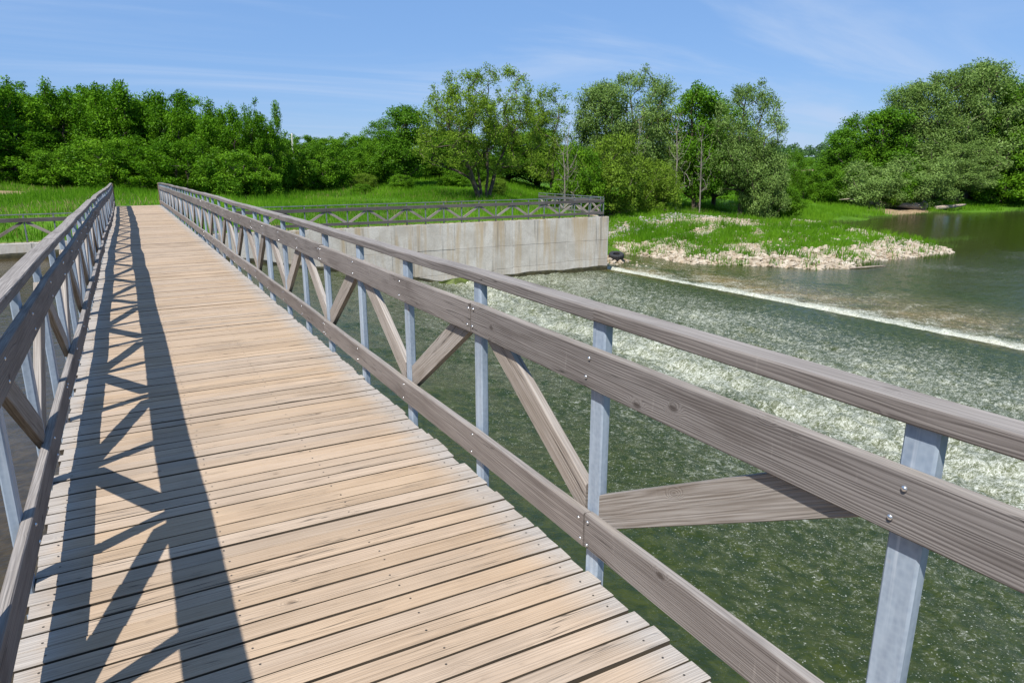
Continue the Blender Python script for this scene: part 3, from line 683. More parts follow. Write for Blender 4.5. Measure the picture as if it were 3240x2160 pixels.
for a, b in zip(xs[:-1], xs[1:]):
    if b - a < .3: continue
    t0 = rw.uniform(-.02, .02)
    rows = [(-2.80 + t0 * .2, -1.50), (-3.98 + .11 * math.sin(a * .35) + t0, -2.806 + t0 * .2), (-7.2, -3.99 + .11 * math.sin(a * .35) + t0)]
    for r_, (z0, z1) in enumerate(rows):
        dy_ = rw.uniform(-.012, .012)
        obj("panel", boxm("panel", a + .004, b - .004, YW + dy_ * .7, YW + .028 + .02, z0 + .004, z1 - .004 * (r_ > 0), M_CONC, 0.007), wall)
for a in np.arange(YW + .05, 40.9, 1.16):
    for z0, z1 in ((-2.80, -1.50), (-3.96, -2.806), (-7.2, -3.966)): obj("panel", boxm("panel", 24.075, 24.10 + rw.uniform(0, .012), a + .003, a + 1.157, z0, z1, M_CONC, 0.006), wall)
# wet, dark foot of the wall along the moving water line
V, F = [], []; XX = np.arange(-45.5, 24.2, 0.3)
for x in XX:
    zz = float(np.interp(x, [-3000, -0.6, 0.2, 1.0, 2.2, 5, 13.4, 14.1, 15, 24], [-2.05, -2.05, -2.08, -2.19, -2.42, -2.93, -4.5, -4.6, -4.5, -4.5]))
    h_ = 0.21 + 0.03 * math.sin(x * 1.7) + 0.015 * math.sin(x * 4.1)
    V += [(x - 12, YW - .022 - 33, zz - .6 + 5), (x - 12, YW - .022 - 33, zz + h_ * .6 + 5), (x - 12, YW - .004 - 33, zz + h_ + 5)]
for i in range(len(XX) - 1): F += [(i * 3, i * 3 + 3, i * 3 + 4, i * 3 + 1), (i * 3 + 1, i * 3 + 4, i * 3 + 5, i * 3 + 2)]
wet = mesh_py("wet_foot", V, F, M_WET); o = obj("wet_foot", wet); o.parent = wall; tag(o, "dark wet algae strip at the water line")
# sloping footing with bright algae
V = [(13.3, YW - .03, -4.75), (14.2, YW - .42, -4.72), (16.6, YW - .42, -4.66), (17.4, YW - .03, -4.6), (13.3, YW - .03, -4.42), (14.4, YW - .03, -4.28), (16.6, YW - .03, -4.22), (17.4, YW - .03, -4.4)]
F = [(0, 1, 5, 4), (1, 2, 6, 5), (2, 3, 7, 6)]
o = obj("footing", mesh_py("footing", [(a - 12, b - 33, c + 5) for a, b, c in V], F, M_ALGAE)); o.parent = wall; tag(o, "sloping footing covered in bright green algae")

# ------------------------------------------------------------------ fences on the wall
fpost = tube_mesh("post", 0.05, 0.05, 1.06, M_SHADESTEEL, 0.004)
def fence(name, label, base, pts, parity, skip_kick=()):
    f = empty(name, base); tag(f, label, "fence", "plank fences on the retaining wall")
    P = [Vector(q) for q in pts]
    for k, q in enumerate(P):
        obj("post", fpost, f, Matrix.Translation(q))
        obj("shoe", boxm_cache, f, Matrix.Translation(q + Vector((0, 0, 0.012))))
    nrm = Vector((0, 0, 1)).cross((P[-1] - P[0]).normalized())
    offs = nrm * (0.045 / 2 + 0.02)
    for k in range(len(P) - 1):
        a, b = P[k], P[k + 1]; d = b - a; L = d.length
        up = Vector((0, 0, 1))
        foot = ((k + parity) % 2 == 0)
        za_, zb_ = (0.24, 0.80) if foot else (0.80, 0.24)
        a2 = a + d * 0.05 + up * za_; b2 = b - d * 0.05 + up * zb_; dd = b2 - a2
        obj("brace", plank_mesh("brace", dd.length, 0.115, 0.035, M_BRACE, 0.003, 2, 0, k, cut=(dd.z / L, dd.z / L)), f, frame(a2, dd, up))
        if k % 4 == 0:
            e = P[min(k + 4, len(P) - 1)]; dl = e - a
            obj("rail_board", plank_mesh("rail_board", dl.length - .006, 0.155, 0.035, M_FENCE, 0.003, 4, 0.002, k), f, frame(a + up * .87 + offs, dl, up))
            if k not in skip_kick: obj("kick_board", plank_mesh("kick_board", dl.length - .006, 0.13, 0.035, M_FENCE, 0.003, 4, 0.002, k + 50), f, frame(a + up * .20 + offs, dl, up))
            obj("top_rail", plank_mesh("top_rail", dl.length, 0.07, 0.035, M_SHADESTEEL, 0.003, 1, 0, k), f, frame(a + up * 1.078, dl, Vector((0, 0, 1)).cross(dl)))
    return f
boxm_cache = boxm("shoe", -.05, .05, -.05, .05, -.012, .012, M_RUST, 0.003)
fence("wall_fence", "grey plank and steel fence along the wall right of the footbridge", (14, YW + .22, -1.5), [(23.85 - k * 0.985, YW + .22, -1.498) for k in range(22)], 1)
fence("wall_fence", "short fence return running back from the wall's right corner", (23.8, 36.5, -1.55), [(23.85, YW + .5 + k * .985, -1.50 - .006 * k) for k in range(8)], 0)
fence("wall_fence", "grey fence left of the footbridge with a broken lower board", (-6, YW + .22, -1.5), [(-1.6 - k * 0.985, YW + .22, -1.498) for k in range(27)], 1, (0,))

# ------------------------------------------------------------------ trees
def tubes(paths, sides=5):
    V, F = [], []
    for pts, rad in paths:
        pts = [Vector(q) for q in pts]; n = len(pts); b0 = len(V)
        for i, q in enumerate(pts):
            d = (pts[min(i + 1, n - 1)] - pts[max(i - 1, 0)])
            if d.length < 1e-6: d = Vector((0, 0, 1))
            d.normalize(); a = d.orthogonal().normalized(); b = d.cross(a)
            for k in range(sides):
                t = 2 * math.pi * k / sides; V.append(q + (a * math.cos(t) + b * math.sin(t)) * rad[i])
        for i in range(n - 1):
            for k in range(sides): k2 = (k + 1) % sides; F.append((b0 + i * sides + k, b0 + i * sides + k2, b0 + (i + 1) * sides + k2, b0 + (i + 1) * sides + k))
    return V, F
def leaf_mesh(name, C, Rad, per, ln, wd, mat, seed, droop=0.0, up=0.3, flat=0.8):
    g = np.random.default_rng(seed); C = np.asarray(C, float); Rad = np.asarray(Rad, float)
    n = len(C); cnt = np.maximum(4, (per * (Rad / Rad.mean()) ** 2).astype(int))
    idx = np.repeat(np.arange(n), cnt); N = len(idx)
    u = g.normal(size=(N, 3)); u /= np.linalg.norm(u, axis=1)[:, None]
    r = g.random(N) ** 0.55
    pos = C[idx] + u * (r * Rad[idx])[:, None] * np.array([1, 1, flat])
    a = g.normal(size=(N, 3)) * 0.75 + u * 0.15; a[:, 2] -= droop; a /= np.linalg.norm(a, axis=1)[:, None]
    nrm = g.normal(size=(N, 3)) * 0.45 + u * 0.9; nrm[:, 2] += up
    b = np.cross(nrm, a); b /= (np.linalg.norm(b, axis=1)[:, None] + 1e-9)
    l = ln * g.uniform(.65, 1.3, N)[:, None]; w = wd * g.uniform(.7, 1.2, N)[:, None]
    V = np.stack([pos - a * l * .5, pos + b * w * .5 - a * l * .05, pos + a * l * .5, pos - b * w * .5 - a * l * .05], 1).reshape(-1, 3)
    ct = g.random(n); tint = np.clip(np.repeat((ct[idx] * .6 + g.random(N) * .4) ** 1.35, 4), 0, 1)
    return mesh_np(name, V, np.arange(N * 4).reshape(-1, 4), mat, False, {"tint": tint})
def grow(seed, H, Wd, trunks, nclump, env, shellbias=0.6, trunk_r=0.25, minz=0.25):
    """skeleton: clump centres sampled in an envelope, each joined to the nearest limb that is closer to the root"""
    rr = random.Random(seed)
    nodes, par = [], []
    for (bx, by, lean, ang, frac) in trunks:
        base = Vector((bx, by, -0.3)); prev = None; segs = 7
        for s_ in range(segs + 1):
            u = s_ / segs
            q = base + Vector((math.cos(ang) * lean * (u ** 1.3), math.sin(ang) * lean * (u ** 1.3), u * H * frac)) + Vector((rr.uniform(-1, 1), rr.uniform(-1, 1), 0)) * 0.02 * H * u
            nodes.append(q); par.append(prev if prev is not None else -1); prev = len(nodes) - 1
    ntr = len(nodes)
    pts = []
    tries = 0
    while len(pts) < nclump and tries < nclump * 60:
        tries += 1
        u = Vector((rr.gauss(0, 1), rr.gauss(0, 1), rr.gauss(0, 1))).normalized() * (rr.random() ** (1 / 3) if rr.random() > shellbias else rr.uniform(.8, 1.0))
        e = env[rr.choices(range(len(env)), [x[6] for x in env])[0]]
        q = Vector((e[0] + u.x * e[3], e[1] + u.y * e[4], e[2] + u.z * e[5]))
        q = Vector((q.x * Wd, q.y * Wd, q.z * H))
        if q.z < minz * H: continue
        pts.append(q)
    root = Vector((0, 0, 0)); pts.sort(key=lambda q: (q - root).length)
    tips = []
    for q in pts:
        best, bi = 1e9, 0
        for k, nd in enumerate(nodes):
            if nd.z > q.z + 0.10 * H: continue
            dd = (nd - q).length + (0.0 if k < ntr else 0.05 * H) + max(0, nd.z - q.z + .08 * H) * .6
            if dd < best: best, bi = dd, k
        a = nodes[bi]; d = q - a; m = max(2, int(d.length / (0.09 * H)) + 1); prev = bi
        for s_ in range(1, m + 1):
            u = s_ / m
            w = a.lerp(q, u) + Vector((rr.uniform(-1, 1), rr.uniform(-1, 1), rr.uniform(-.3, .8))) * 0.07 * d.length * math.sin(u * math.pi)
            nodes.append(w); par.append(prev); prev = len(nodes) - 1
        tips.append(prev)
    cnt = [0] * len(nodes)
    for t in tips:
        k = t
        while k >= 0: cnt[k] += 1; k = par[k]
    tot = max(1, nclump / len(trunks))
    rad = [max(0.012, trunk_r * (max(c, 0.4) / tot) ** 0.5) for c in cnt]
    for k in range(ntr): rad[k] = max(rad[k], trunk_r * 0.35 * (1 - (k % 8) / 9))
    child = {}
    for k, p_ in enumerate(par): child.setdefault(p_, []).append(k)
    paths = []
    def walk(k, lead):
        pts_, rd = ([nodes[lead]], [min(rad[lead], rad[k] * 1.15)]) if lead >= 0 else ([], [])
        while True:
            pts_.append(nodes[k]); rd.append(rad[k])
            ch = child.get(k, [])
            if not ch: break
            ch = sorted(ch, key=lambda c: -rad[c])
            for c in ch[1:]: stack.append((c, k))
            k = ch[0]
        paths.append((pts_, rd))
    stack = [(k, -1) for k in range(len(nodes)) if par[k] == -1]
    while stack: walk(*stack.pop())
    return paths, [nodes[t] for t in tips]
def tree_proto(seed, H, Wd, trunks, nclump, env, leafmat, per=70, clr=0.09, ln=0.16, wd=0.07, droop=0.0, trunk_r=0.25, shell=0.6, minz=0.22, flat=0.8, bark=None, along=0.0):
    paths, tips = grow(seed, H, Wd, trunks, nclump, env, shell, trunk_r, minz)
    V, F = tubes(paths, 6)
    tm = mesh_py("trunk", V, F, bark or M_BARK, True)
    g = random.Random(seed + 1); C, Rd = [], []
    for q in tips:
        C.append(tuple(q)); Rd.append(clr * H * g.uniform(.65, 1.35))
    if along:
        for pts_, rd in paths:
            for q, r_ in zip(pts_, rd):
                if r_ < trunk_r * .18 and g.random() < along and q.z > minz * H: C.append(tuple(q)); Rd.append(clr * H * g.uniform(.35, .7))
    cm = leaf_mesh("crown", C, Rd, per, ln, wd, leafmat, seed + 2, droop, 0.35, flat)
    return tm, cm, H
ROUND = [(0, 0, .62, .42, .42, .36, 1.0), (.10, .05, .38, .44, .42, .26, .8), (-.12, .0, .42, .38, .42, .28, .6)]
EGG = [(0, 0, .58, .36, .36, .40, 1.0), (0.05, 0, .34, .42, .42, .24, .7), (-.1, .1, .75, .24, .24, .22, .4)]
BUSH = [(0, 0, .50, .46, .46, .44, 1.0), (.16, 0, .30, .38, .40, .28, .6), (-.18, .05, .32, .36, .38, .30, .6)]
SPREAD = [(0, 0, .70, .38, .40, .28, 1.0), (-.28, 0, .52, .24, .32, .28, .8), (.28, .02, .48, .26, .32, .30, .8), (0, .1, .40, .40, .42, .22, .6)]
PLUME = [(0, 0, .42, .46, .46, .38, 1.0), (.05, 0, .66, .36, .36, .22, .5)] + [(-.36 + .11 * i, .3 * math.sin(i * 2.3), .84 + .07 * math.sin(i * 1.9), .02, .02, .17, .06) for i in range(9)]
PR = {}
PR["hedge_a"] = tree_proto(1, 7, 6.5, [(0, 0, .3, 0, .75), (.8, .3, .9, .5, .7), (-.8, -.2, .9, 3, .7)], 170, PLUME, L_HEDGE, 120, .078, .20, .10, -.25, .10, .65, .02, 1.0)
PR["hedge_b"] = tree_proto(2, 7, 6.5, [(0, 0, .4, 2, .75), (.9, .3, 1.0, .2, .7), (-.7, .4, .8, 2.6, .75)], 170, PLUME, L_HEDGE, 120, .078, .20, .10, -.25, .10, .65, .02, 1.0)
PR["bush_a"] = tree_proto(3, 5, 5, [(0, 0, .2, 0, .6), (.4, .1, .9, .4, .6), (-.4, 0, .9, 2.9, .6)], 125, BUSH, L_GREEN, 150, .115, .19, .10, .0, .08, .7, .0, .8)
PR["bush_b"] = tree_proto(4, 5, 5.5, [(0, 0, .2, 1, .6), (.5, .1, 1.1, .7, .6), (-.4, .3, .9, 2.2, .6)], 170, BUSH, L_AIRY, 110, .12, .19, .085, .2, .08, .65, .0, .8)
PR["bush_c"] = tree_proto(14, 5, 5.5, [(0, 0, .2, 1, .6), (.5, .1, 1.1, .7, .6), (-.4, .3, .9, 2.2, .6)], 170, BUSH, L_SILVER, 110, .12, .21, .085, .2, .08, .65, .0, .8)
PR["green_a"] = tree_proto(5, 12, 8, [(0, 0, .5, 1, .8)], 180, ROUND, L_GREEN, 130, .078, .26, .13, .1, .26, .65, .12)
PR["green_b"] = tree_proto(6, 12, 7, [(0, 0, .9, 4, .8), (.3, .2, 1.3, .6, .7)], 170, EGG, L_DARK, 130, .078, .26, .13, .1, .22, .65, .10)
PR["silver_a"] = tree_proto(7, 13, 8.5, [(0, 0, .8, .4, .8), (.3, 0, 1.6, 2.9, .75)], 190, EGG, L_SILVER, 130, .070, .27, .090, .25, .26, .7, .20, .85, None, .14)
PR["silver_b"] = tree_proto(8, 13, 9.5, [(0, 0, .7, 3.3, .8), (-.3, .2, 2.0, .3, .7)], 200, ROUND, L_SILVER, 130, .070, .27, .090, .25, .28, .7, .20, .85, None, .14)
PR["airy"] = tree_proto(9, 9.8, 10.6, [(-.5, 0, 3.6, 3.0, .60), (-.1, .1, 1.2, 2.2, .80), (.2, -.1, 1.5, .4, .74), (.6, .0, 3.8, .1, .56)], 400, SPREAD, L_AIRY, 62, .056, .20, .065, .15, .15, .5, .18, .9, None, .35)
PR["thin"] = tree_proto(10, 12, 6, [(0, 0, .5, .4, .85)], 150, EGG, L_AIRY, 60, .055, .24, .075, .2, .16, .55, .2, .9, None, .25)
PR["bare"] = tree_proto(11, 9, 4.5, [(0, 0, .35, 2, .92)], 70, EGG, L_AIRY, 5, .03, .16, .06, .1, .11, .5, .25, .9, M_DEADBARK)
def gz(x, y): return float(terrain(np.array([x]), np.array([y]))[0])
def plant(kind, name, x, y, top, wid, label, cat, group=None, rot=None, rnd=random.Random(77)):
    tm, cm, H = PR[kind]; z = gz(x, y)
    r = empty(name, (x, y, z)); s = (top - z) / (H * 1.0)
    base_w = {"hedge_a": 7.0, "hedge_b": 7.0, "bush_a": 5.6, "bush_b": 6.0, "bush_c": 6.0, "green_a": 8.2, "green_b": 7.2, "silver_a": 8.2, "silver_b": 9.4, "airy": 11.2, "thin": 5.6, "bare": 4.2}[kind]
    sw = wid / base_w
    r.scale = (sw, sw, s); r.rotation_euler = (0, 0, rnd.uniform(0, 6.28) if rot is None else rot)
    tag(r, label, cat, group)
    for nm, me in (("trunk", tm), ("crown", cm)):
        o = bpy.data.objects.new(nm, me); COL.objects.link(o); o.parent = r
    return r
HG = "shrubs of the thicket beyond the bridge end"
ORD = ["first", "second", "third", "fourth", "fifth", "sixth", "seventh", "eighth", "ninth", "tenth", "eleventh", "twelfth", "thirteenth", "fourteenth", "fifteenth"]
def hl(k):
    front = [14, 8, 0, 1, 2, 3, 4, 5, 6, 7]
    if k in front: return "%s tall shrub from the left in the thicket's front row" % ORD[front.index(k)]
    return "%s shrub from the left in the thicket's back row" % ORD[[9, 10, 11, 12, 13].index(k)]
for k, (x, y, t, w) in enumerate([(-8.1, 67.5, 7.3, 7.6), (-5.7, 71.8, 7.1, 7.1), (-2.9, 69.9, 7.2, 7.1), (-0.1, 66.0, 7.0, 6.8), (2.4, 64.0, 6.7, 6.5), (4.5, 61.8, 5.8, 5.6), (6.4, 59.7, 5.0, 5.3), (8.0, 57.5, 4.5, 4.9), (-9.4, 65.3, 6.6, 7.2),
        (-7.9, 77.6, 7.2, 8.8), (-4.6, 79.9, 7.6, 9.3), (-1.7, 78.0, 7.7, 9.2), (1.7, 74.0, 7.1, 9.0), (4.6, 69.8, 5.8, 7.5), (-12.5, 70, 7.5, 8)]):
    plant("hedge_a" if k % 2 else "hedge_b", "thicket_shrub", x, y, t + .1, w * 1.08, hl(k), "shrub", HG)
LOWX = [-1.3 / 59, 3.3 / 56, 6.4 / 53.6, -6.9 / 65, -4.1 / 62.4, 1.1 / 57.2, 8.6 / 54.6]
for k, (x, y, t, w) in enumerate([(-1.3, 59.0, 3.3, 6.0), (3.3, 55.9, 2.9, 5.5), (6.4, 53.6, 2.4, 5.0), (-6.9, 65.0, 3.5, 7.1), (-4.1, 62.4, 2.5, 5.9), (1.1, 57.2, 2.4, 5.1), (8.6, 54.6, 2.2, 4.0)]):
    plant("hedge_b" if k % 2 else "bush_a", "thicket_shrub", x, y, t + .2, w * 1.05, "%s low shrub from the left at the thicket's grassy foot" % ORD[[3, 1, 0, 4, 2, 5, 6].index([2, 4, 6, 0, 1, 3, 5].index(k)) if False else sorted(range(7), key=lambda q: LOWX[q]).index(k)], "shrub", "low shrubs at the front of the thicket")
plant("hedge_a", "thicket_shrub", 9.4, 56.6, 5.5, 4.0, "spiky shrub with upright shoots at the right end of the thicket", "shrub")
plant("bush_a", "thicket_shrub", 11.0, 59.2, 4.1, 3.9, "last low shrub tapering off the thicket's right end", "shrub")
plant("bush_a", "round_bush", 14.9, 60.2, 3.4, 5.0, "left of the two rounded bushes on the green slope", "bush")
plant("bush_a", "round_bush", 19.3, 63.1, 3.3, 4.8, "right of the two rounded bushes on the green slope", "bush")
plant("bush_a", "round_bush", 13.0, 62.4, 1.8, 3.4, "small bush tucked behind the left rounded bush", "bush")
plant("bush_a", "round_bush", 20.6, 57.4, 0.6, 2.2, "smallest bush on the slope left of the spreading willow", "bush")
DT = []
for (x, y, t, w) in [(24.6, 137.8, 6.0, 7.8), (31.8, 146.6, 7.0, 9.2), (35.4, 140.6, 6.4, 7.7), (41.5, 144.2, 7.3, 10.0), (43.3, 133.2, 6.7, 8.1), (50.6, 141.2, 7.7, 10.1), (28, 150, 6.2, 10), (38, 155, 6.6, 11), (47, 152, 7.4, 11), (20, 148, 6.0, 10), (56, 150, 8, 11), (62, 148, 8, 11)]:
    DT.append((x / y, plant("bush_a", "distant_tree", x, y, t, w, "low distant tree", "tree", "distant trees behind the slope")))
for k, (_, o) in enumerate(sorted(DT, key=lambda q: q[0])): o["label"] = "%s low distant tree from the left on the horizon behind the green slope" % ORD[k]
plant("green_b", "maple_tree", 22.8, 61.9, 6.5, 6.0, "dark green broadleaf tree standing just left behind the spreading willow", "tree")
plant("green_a", "maple_tree", 24.1, 71.0, 6.0, 5.4, "green broadleaf tree farther back behind the dark broadleaf tree", "tree")
plant("airy", "willow_tree", 23.9, 48.4, 8.5, 11.2, "airy spreading willow with several leaning trunks behind the wall fence", "tree", rot=0.5)
ul = "shaded undergrowth tree behind the spreading willow"
for k, (x, y, t, w) in enumerate([(29.3, 69.0, 4.1, 8.8), (33, 75, 5, 9), (37.9, 70.4, 4.9, 9.4), (42.8, 72.3, 5.4, 9.2)]):
    plant("green_b", "undergrowth_tree", x, y, t, w, "%s shaded undergrowth tree from the left behind the spreading willow" % ORD[k], "tree", "shaded trees behind the willow")
plant("thin", "riverside_tree", 36.6, 59.3, 8.6, 6.0, "slim pale green tree just right of the spreading willow", "tree")
plant("silver_a", "silver_willow", 42.6, 58.9, 9.2, 7.6, "silver willow left of the tallest one in the middle grove", "tree")
plant("silver_b", "silver_willow", 47.2, 59.6, 10.9, 8.8, "tallest silver willow in the middle grove", "tree")
plant("thin", "riverside_tree", 52.0, 60.3, 9.4, 6.8, "thin leafed tree right of the tallest silver willow", "tree")
plant("green_b", "riverside_tree", 52.4, 56.2, 9.3, 7.6, "deep green tree in the right half of the middle grove", "tree")
plant("silver_b", "silver_willow", 55.4, 52.4, 9.4, 8.2, "silver willow at the right end of the middle grove", "tree")
plant("green_a", "riverside_tree", 58.8, 60.0, 8.6, 8.1, "green tree half hidden behind the grove's rightmost willow", "tree")
plant("bush_b", "riverside_bush", 39.4, 53.2, 4.2, 7.0, "broad pale green bush in front of the middle grove", "bush")
plant("bush_a", "riverside_bush", 34.9, 52.2, 3.6, 5.0, "green bush left of the broad pale bush", "bush")
plant("bush_b", "riverside_bush", 44.6, 53.2, 1.9, 5.4, "low pale bush right of the broad pale bush", "bush")
plant("bush_c", "riverside_bush", 56.2, 50.6, 3.0, 5.0, "pale drooping bush below the grove's rightmost willow", "bush")
plant("bush_a", "riverside_bush", 61.5, 52.6, -0.6, 4.6, "low dark bush at the right foot of the middle grove", "bush")
plant("bare", "bare_tree", 47.1, 53.1, 6.6, 3.2, "nearly leafless grey tree in front of the middle grove", "tree")
plant("bare", "bare_tree", 32.6, 50.4, 4.0, 2.8, "thin bare tree beside the fence return", "tree")
for k, (x, y, t, w) in enumerate([(16.5, 55.2, -.1, 1.8), (18.2, 59.8, .6, 2.4), (26.8, 60.5, .9, 3.4), (29.6, 57.6, .2, 2.6), (31.0, 64.0, 1.4, 3.8), (27.6, 53.6, -.5, 1.7)]):
    plant("bush_b" if k % 2 else "bush_a", "slope_bush", x, y, t, w, "%s small bush from the left on the grassy slope around the willow" % ORD[k], "bush", "small bushes on the slope")
for k, (x, y, t, w) in enumerate([(33.6, 51.6, 5.2, 2.4), (43.4, 54.8, 6.4, 2.6), (49.6, 52.4, 5.6, 2.4)]):
    plant("bare", "bare_tree", x, y, t, w, "%s spindly grey sapling from the left along the grove's front edge" % ORD[k], "tree", "grey saplings before the grove")
plant("green_a", "young_tree", 70.4, 59.2, 3.2, 3.6, "right of two young bright trees in the gap before the field", "tree")
plant("bush_a", "young_tree", 66.3, 57.8, 2.4, 3.9, "left of two young bright trees in the gap before the field", "tree")
plant("green_a", "young_tree", 80.7, 65.6, 2.1, 3.1, "small lone tree at the left edge of the far bank grove", "tree")
rl = "tall green tree at the back of the far bank grove"
for kd, x, y, t, w, lb in [("green_b", 88.0, 66.0, 6.1, 7.7, "leftmost tall tree of the far bank grove"), ("green_a", 92.7, 66.4, 8.6, 9.8, "second tall tree from the left in the far bank grove"), ("green_b", 94.0, 63.4, 8.8, 10.4, "dark tree left of the big silver willows on the far bank"),
        ("silver_a", 99.6, 63.2, 12.5, 11.6, "left of the big silver willows on the far bank"), ("silver_b", 103.2, 61.2, 14.4, 12.8, "middle one of the big silver willows on the far bank"), ("silver_a", 108.6, 59.8, 15.4, 14.2, "tallest silver willow on the far bank at the right"),
        ("green_a", 112.4, 57.4, 13.6, 12.0, "tall deep green tree right of the big silver willows"), ("green_b", 116.5, 56.0, 13.4, 13.6, "rightmost tall tree of the far bank grove"), ("green_b", 122, 60, 13, 13, "dark tree cut by the photo's right edge on the far bank")]:
    plant(kd, "far_bank_tree", x, y, t, w, lb, "tree")
for kd, x, y, t, w, lb in [("bush_c", 85.0, 59.2, 1.9, 8.8, "pale bush over the fallen log's left end"), ("bush_c", 92.6, 57.8, 2.7, 10.2, "broad pale bush behind the fallen log"), ("bush_a", 88.6, 57.9, 0.4, 6.2, "bright green bush just behind the fallen log"),
        ("silver_b", 101.4, 57.0, 4.2, 11.0, "low drooping willow at the water right of the log"), ("bush_a", 108.5, 54.6, 3.4, 11.0, "large bush overhanging the dark water at the right"), ("bush_a", 82.2, 63.0, 1.1, 5.6, "dark bush at the left foot of the far bank grove"), ("bush_a", 114.0, 52.0, 5.0, 10.6, "green bush by the water at the photo's right edge")]:
    plant(kd, "bank_bush", x, y, t, w, lb, "bush")
# distant wood on the rise: one mass
def distant_wood():
    g = np.random.default_rng(5); C, Rd = [], []
    for k in range(420):
        az = g.uniform(math.radians(30), math.radians(72)); D = g.uniform(480, 640)
        x, y = D * math.sin(az), D * math.cos(az); z = gz(x, y); h = g.uniform(6, 10)
        for j in range(5): C.append((x + g.normal() * 2.4, y + g.normal() * 2.4, z + h * g.uniform(.2, .9))); Rd.append(g.uniform(2.0, 3.6))
    return leaf_mesh("distant_wood", C, Rd, 26, 1.5, 1.1, L_FAR, 9)
o = obj("distant_wood", distant_wood()); tag(o, "hazy wooded rise on the horizon beyond the field", "wood", None, "stuff")

def belt(name, x0, x1, y0, y1, h0, h1, mat, seed, n):
    g = np.random.default_rng(seed); C, Rd = [], []
    for k in range(n):
        x, y = g.uniform(x0, x1), g.uniform(y0, y1); z = gz(x, y); h = g.uniform(h0, h1); w = h * .38
        for j in range(26): C.append((x + g.normal() * w * .5, y + g.normal() * w * .5, z + h * g.uniform(.06, 1) ** .8)); Rd.append(g.uniform(.5, .95) * h / 8)
    return leaf_mesh(name, C, Rd, 46, .34, .18, mat, seed)
o = obj("tree_belt", belt("tree_belt", -62, -17, 62, 80, 6.5, 8.5, L_HEDGE, 71, 34)); tag(o, "green thicket running on along the bank beyond the photo's left edge", "wood", None, "stuff")
o = obj("tree_belt", belt("tree_belt", 128, 190, 44, 60, 10, 15, L_DARK, 72, 30)); tag(o, "riverside trees running on along the far bank beyond the right edge", "wood", None, "stuff")

# ------------------------------------------------------------------ grass, weeds
def blades(name, X, Y, hgt, wid, mat, seed, lean=0.35, zoff=-0.02):
    g = np.random.default_rng(seed); N = len(X); Z = terrain(X, Y) + zoff
    az = g.uniform(0, 2 * math.pi, N); la = g.uniform(0, 2 * math.pi, N); le = g.uniform(.05, lean, N) * hgt
    bx, by = np.cos(az) * wid * .5, np.sin(az) * wid * .5
    lx, ly = np.cos(la) * le, np.sin(la) * le
    V = np.stack([np.stack([X - bx, Y - by, Z], -1), np.stack([X + bx, Y + by, Z], -1), np.stack([X + bx * .55 + lx * .45, Y + by * .55 + ly * .45, Z + hgt * .6], -1),
                  np.stack([X + lx, Y + ly, Z + hgt], -1)], 1).reshape(-1, 3)
    tint = np.repeat(np.clip((fbm(X * .22, Y * .22, 4, 60) - .5) * 2.2 + .45 + g.normal(0, .2, N), 0, 1), 4)
    return mesh_np(name, V, np.arange(N * 4).reshape(-1, 4), mat, False, {"tint": tint})
def in_view(X, Y, m=0.06):
    a = np.arctan2(X, Y) - math.radians(28.557); return np.abs(a) < math.radians(36.5) + m
def scatter(N, x0, x1, y0, y1, g): return g.uniform(x0, x1, N), g.uniform(y0, y1, N)
g = np.random.default_rng(21)
GXs, GYs, GH, GWd = [], [], [], []
# terrace meadow
X, Y = scatter(190000, -40, 44, 33.2, 72, g); Z = terrain(X, Y)
keep = in_view(X, Y, .30) & ((sdist(X, Y, SHORE) > 6) | (X < 24)) & (Z > -3.9) & (dirt_mask(X, Y) < .55 + g.normal(0, .12, len(X))) & ~((np.abs(X - XC) < 1.3) & (Y < 39.4)) & ~((X > 23.2) & (X < 24.3) & (Y < 41))
X, Y = X[keep], Y[keep]; GXs.append(X); GYs.append(Y); hh = 0.10 + 0.42 * fbm(X * .2, Y * .2, 3, 8) ** 1.4 * g.uniform(.5, 1.5, len(X)); GH.append(hh * np.where(Y > 50, 1.25, 1.0)); GWd.append(g.uniform(.02, .042, len(X)))
# low ground and island
X, Y = scatter(260000, 24.2, 115, 27, 76, g); d = sdist(X, Y, SHORE); sm = stone_mask(X, Y, d)
keep = in_view(X, Y) & (d > 0.25) & (terrain(X, Y) < -1.0) & (dirt_mask(X, Y) < .5 + g.normal(0, .12, len(X))) & (sm < 0.34 + g.normal(0, .22, len(X))) & (fbm(X * .55, Y * .8, 3, 91) > 0.36 + .1 * g.random(len(X))) & ~((X < 31.2) & (Y < 41) & (g.random(len(X)) < .55))
keep &= (X < 70) | (g.random(len(X)) < .7)
X, Y = X[keep], Y[keep]; GXs.append(X); GYs.append(Y); GH.append((0.16 + 0.75 * fbm(X * .3 + 4, Y * .3, 3, 18) ** 1.8 * g.uniform(.5, 1.5, len(X))) * np.where(X > 66, 1.4, 1.0)); GWd.append(g.uniform(.025, .055, len(X)) * np.where(X > 66, 1.5, 1.0))
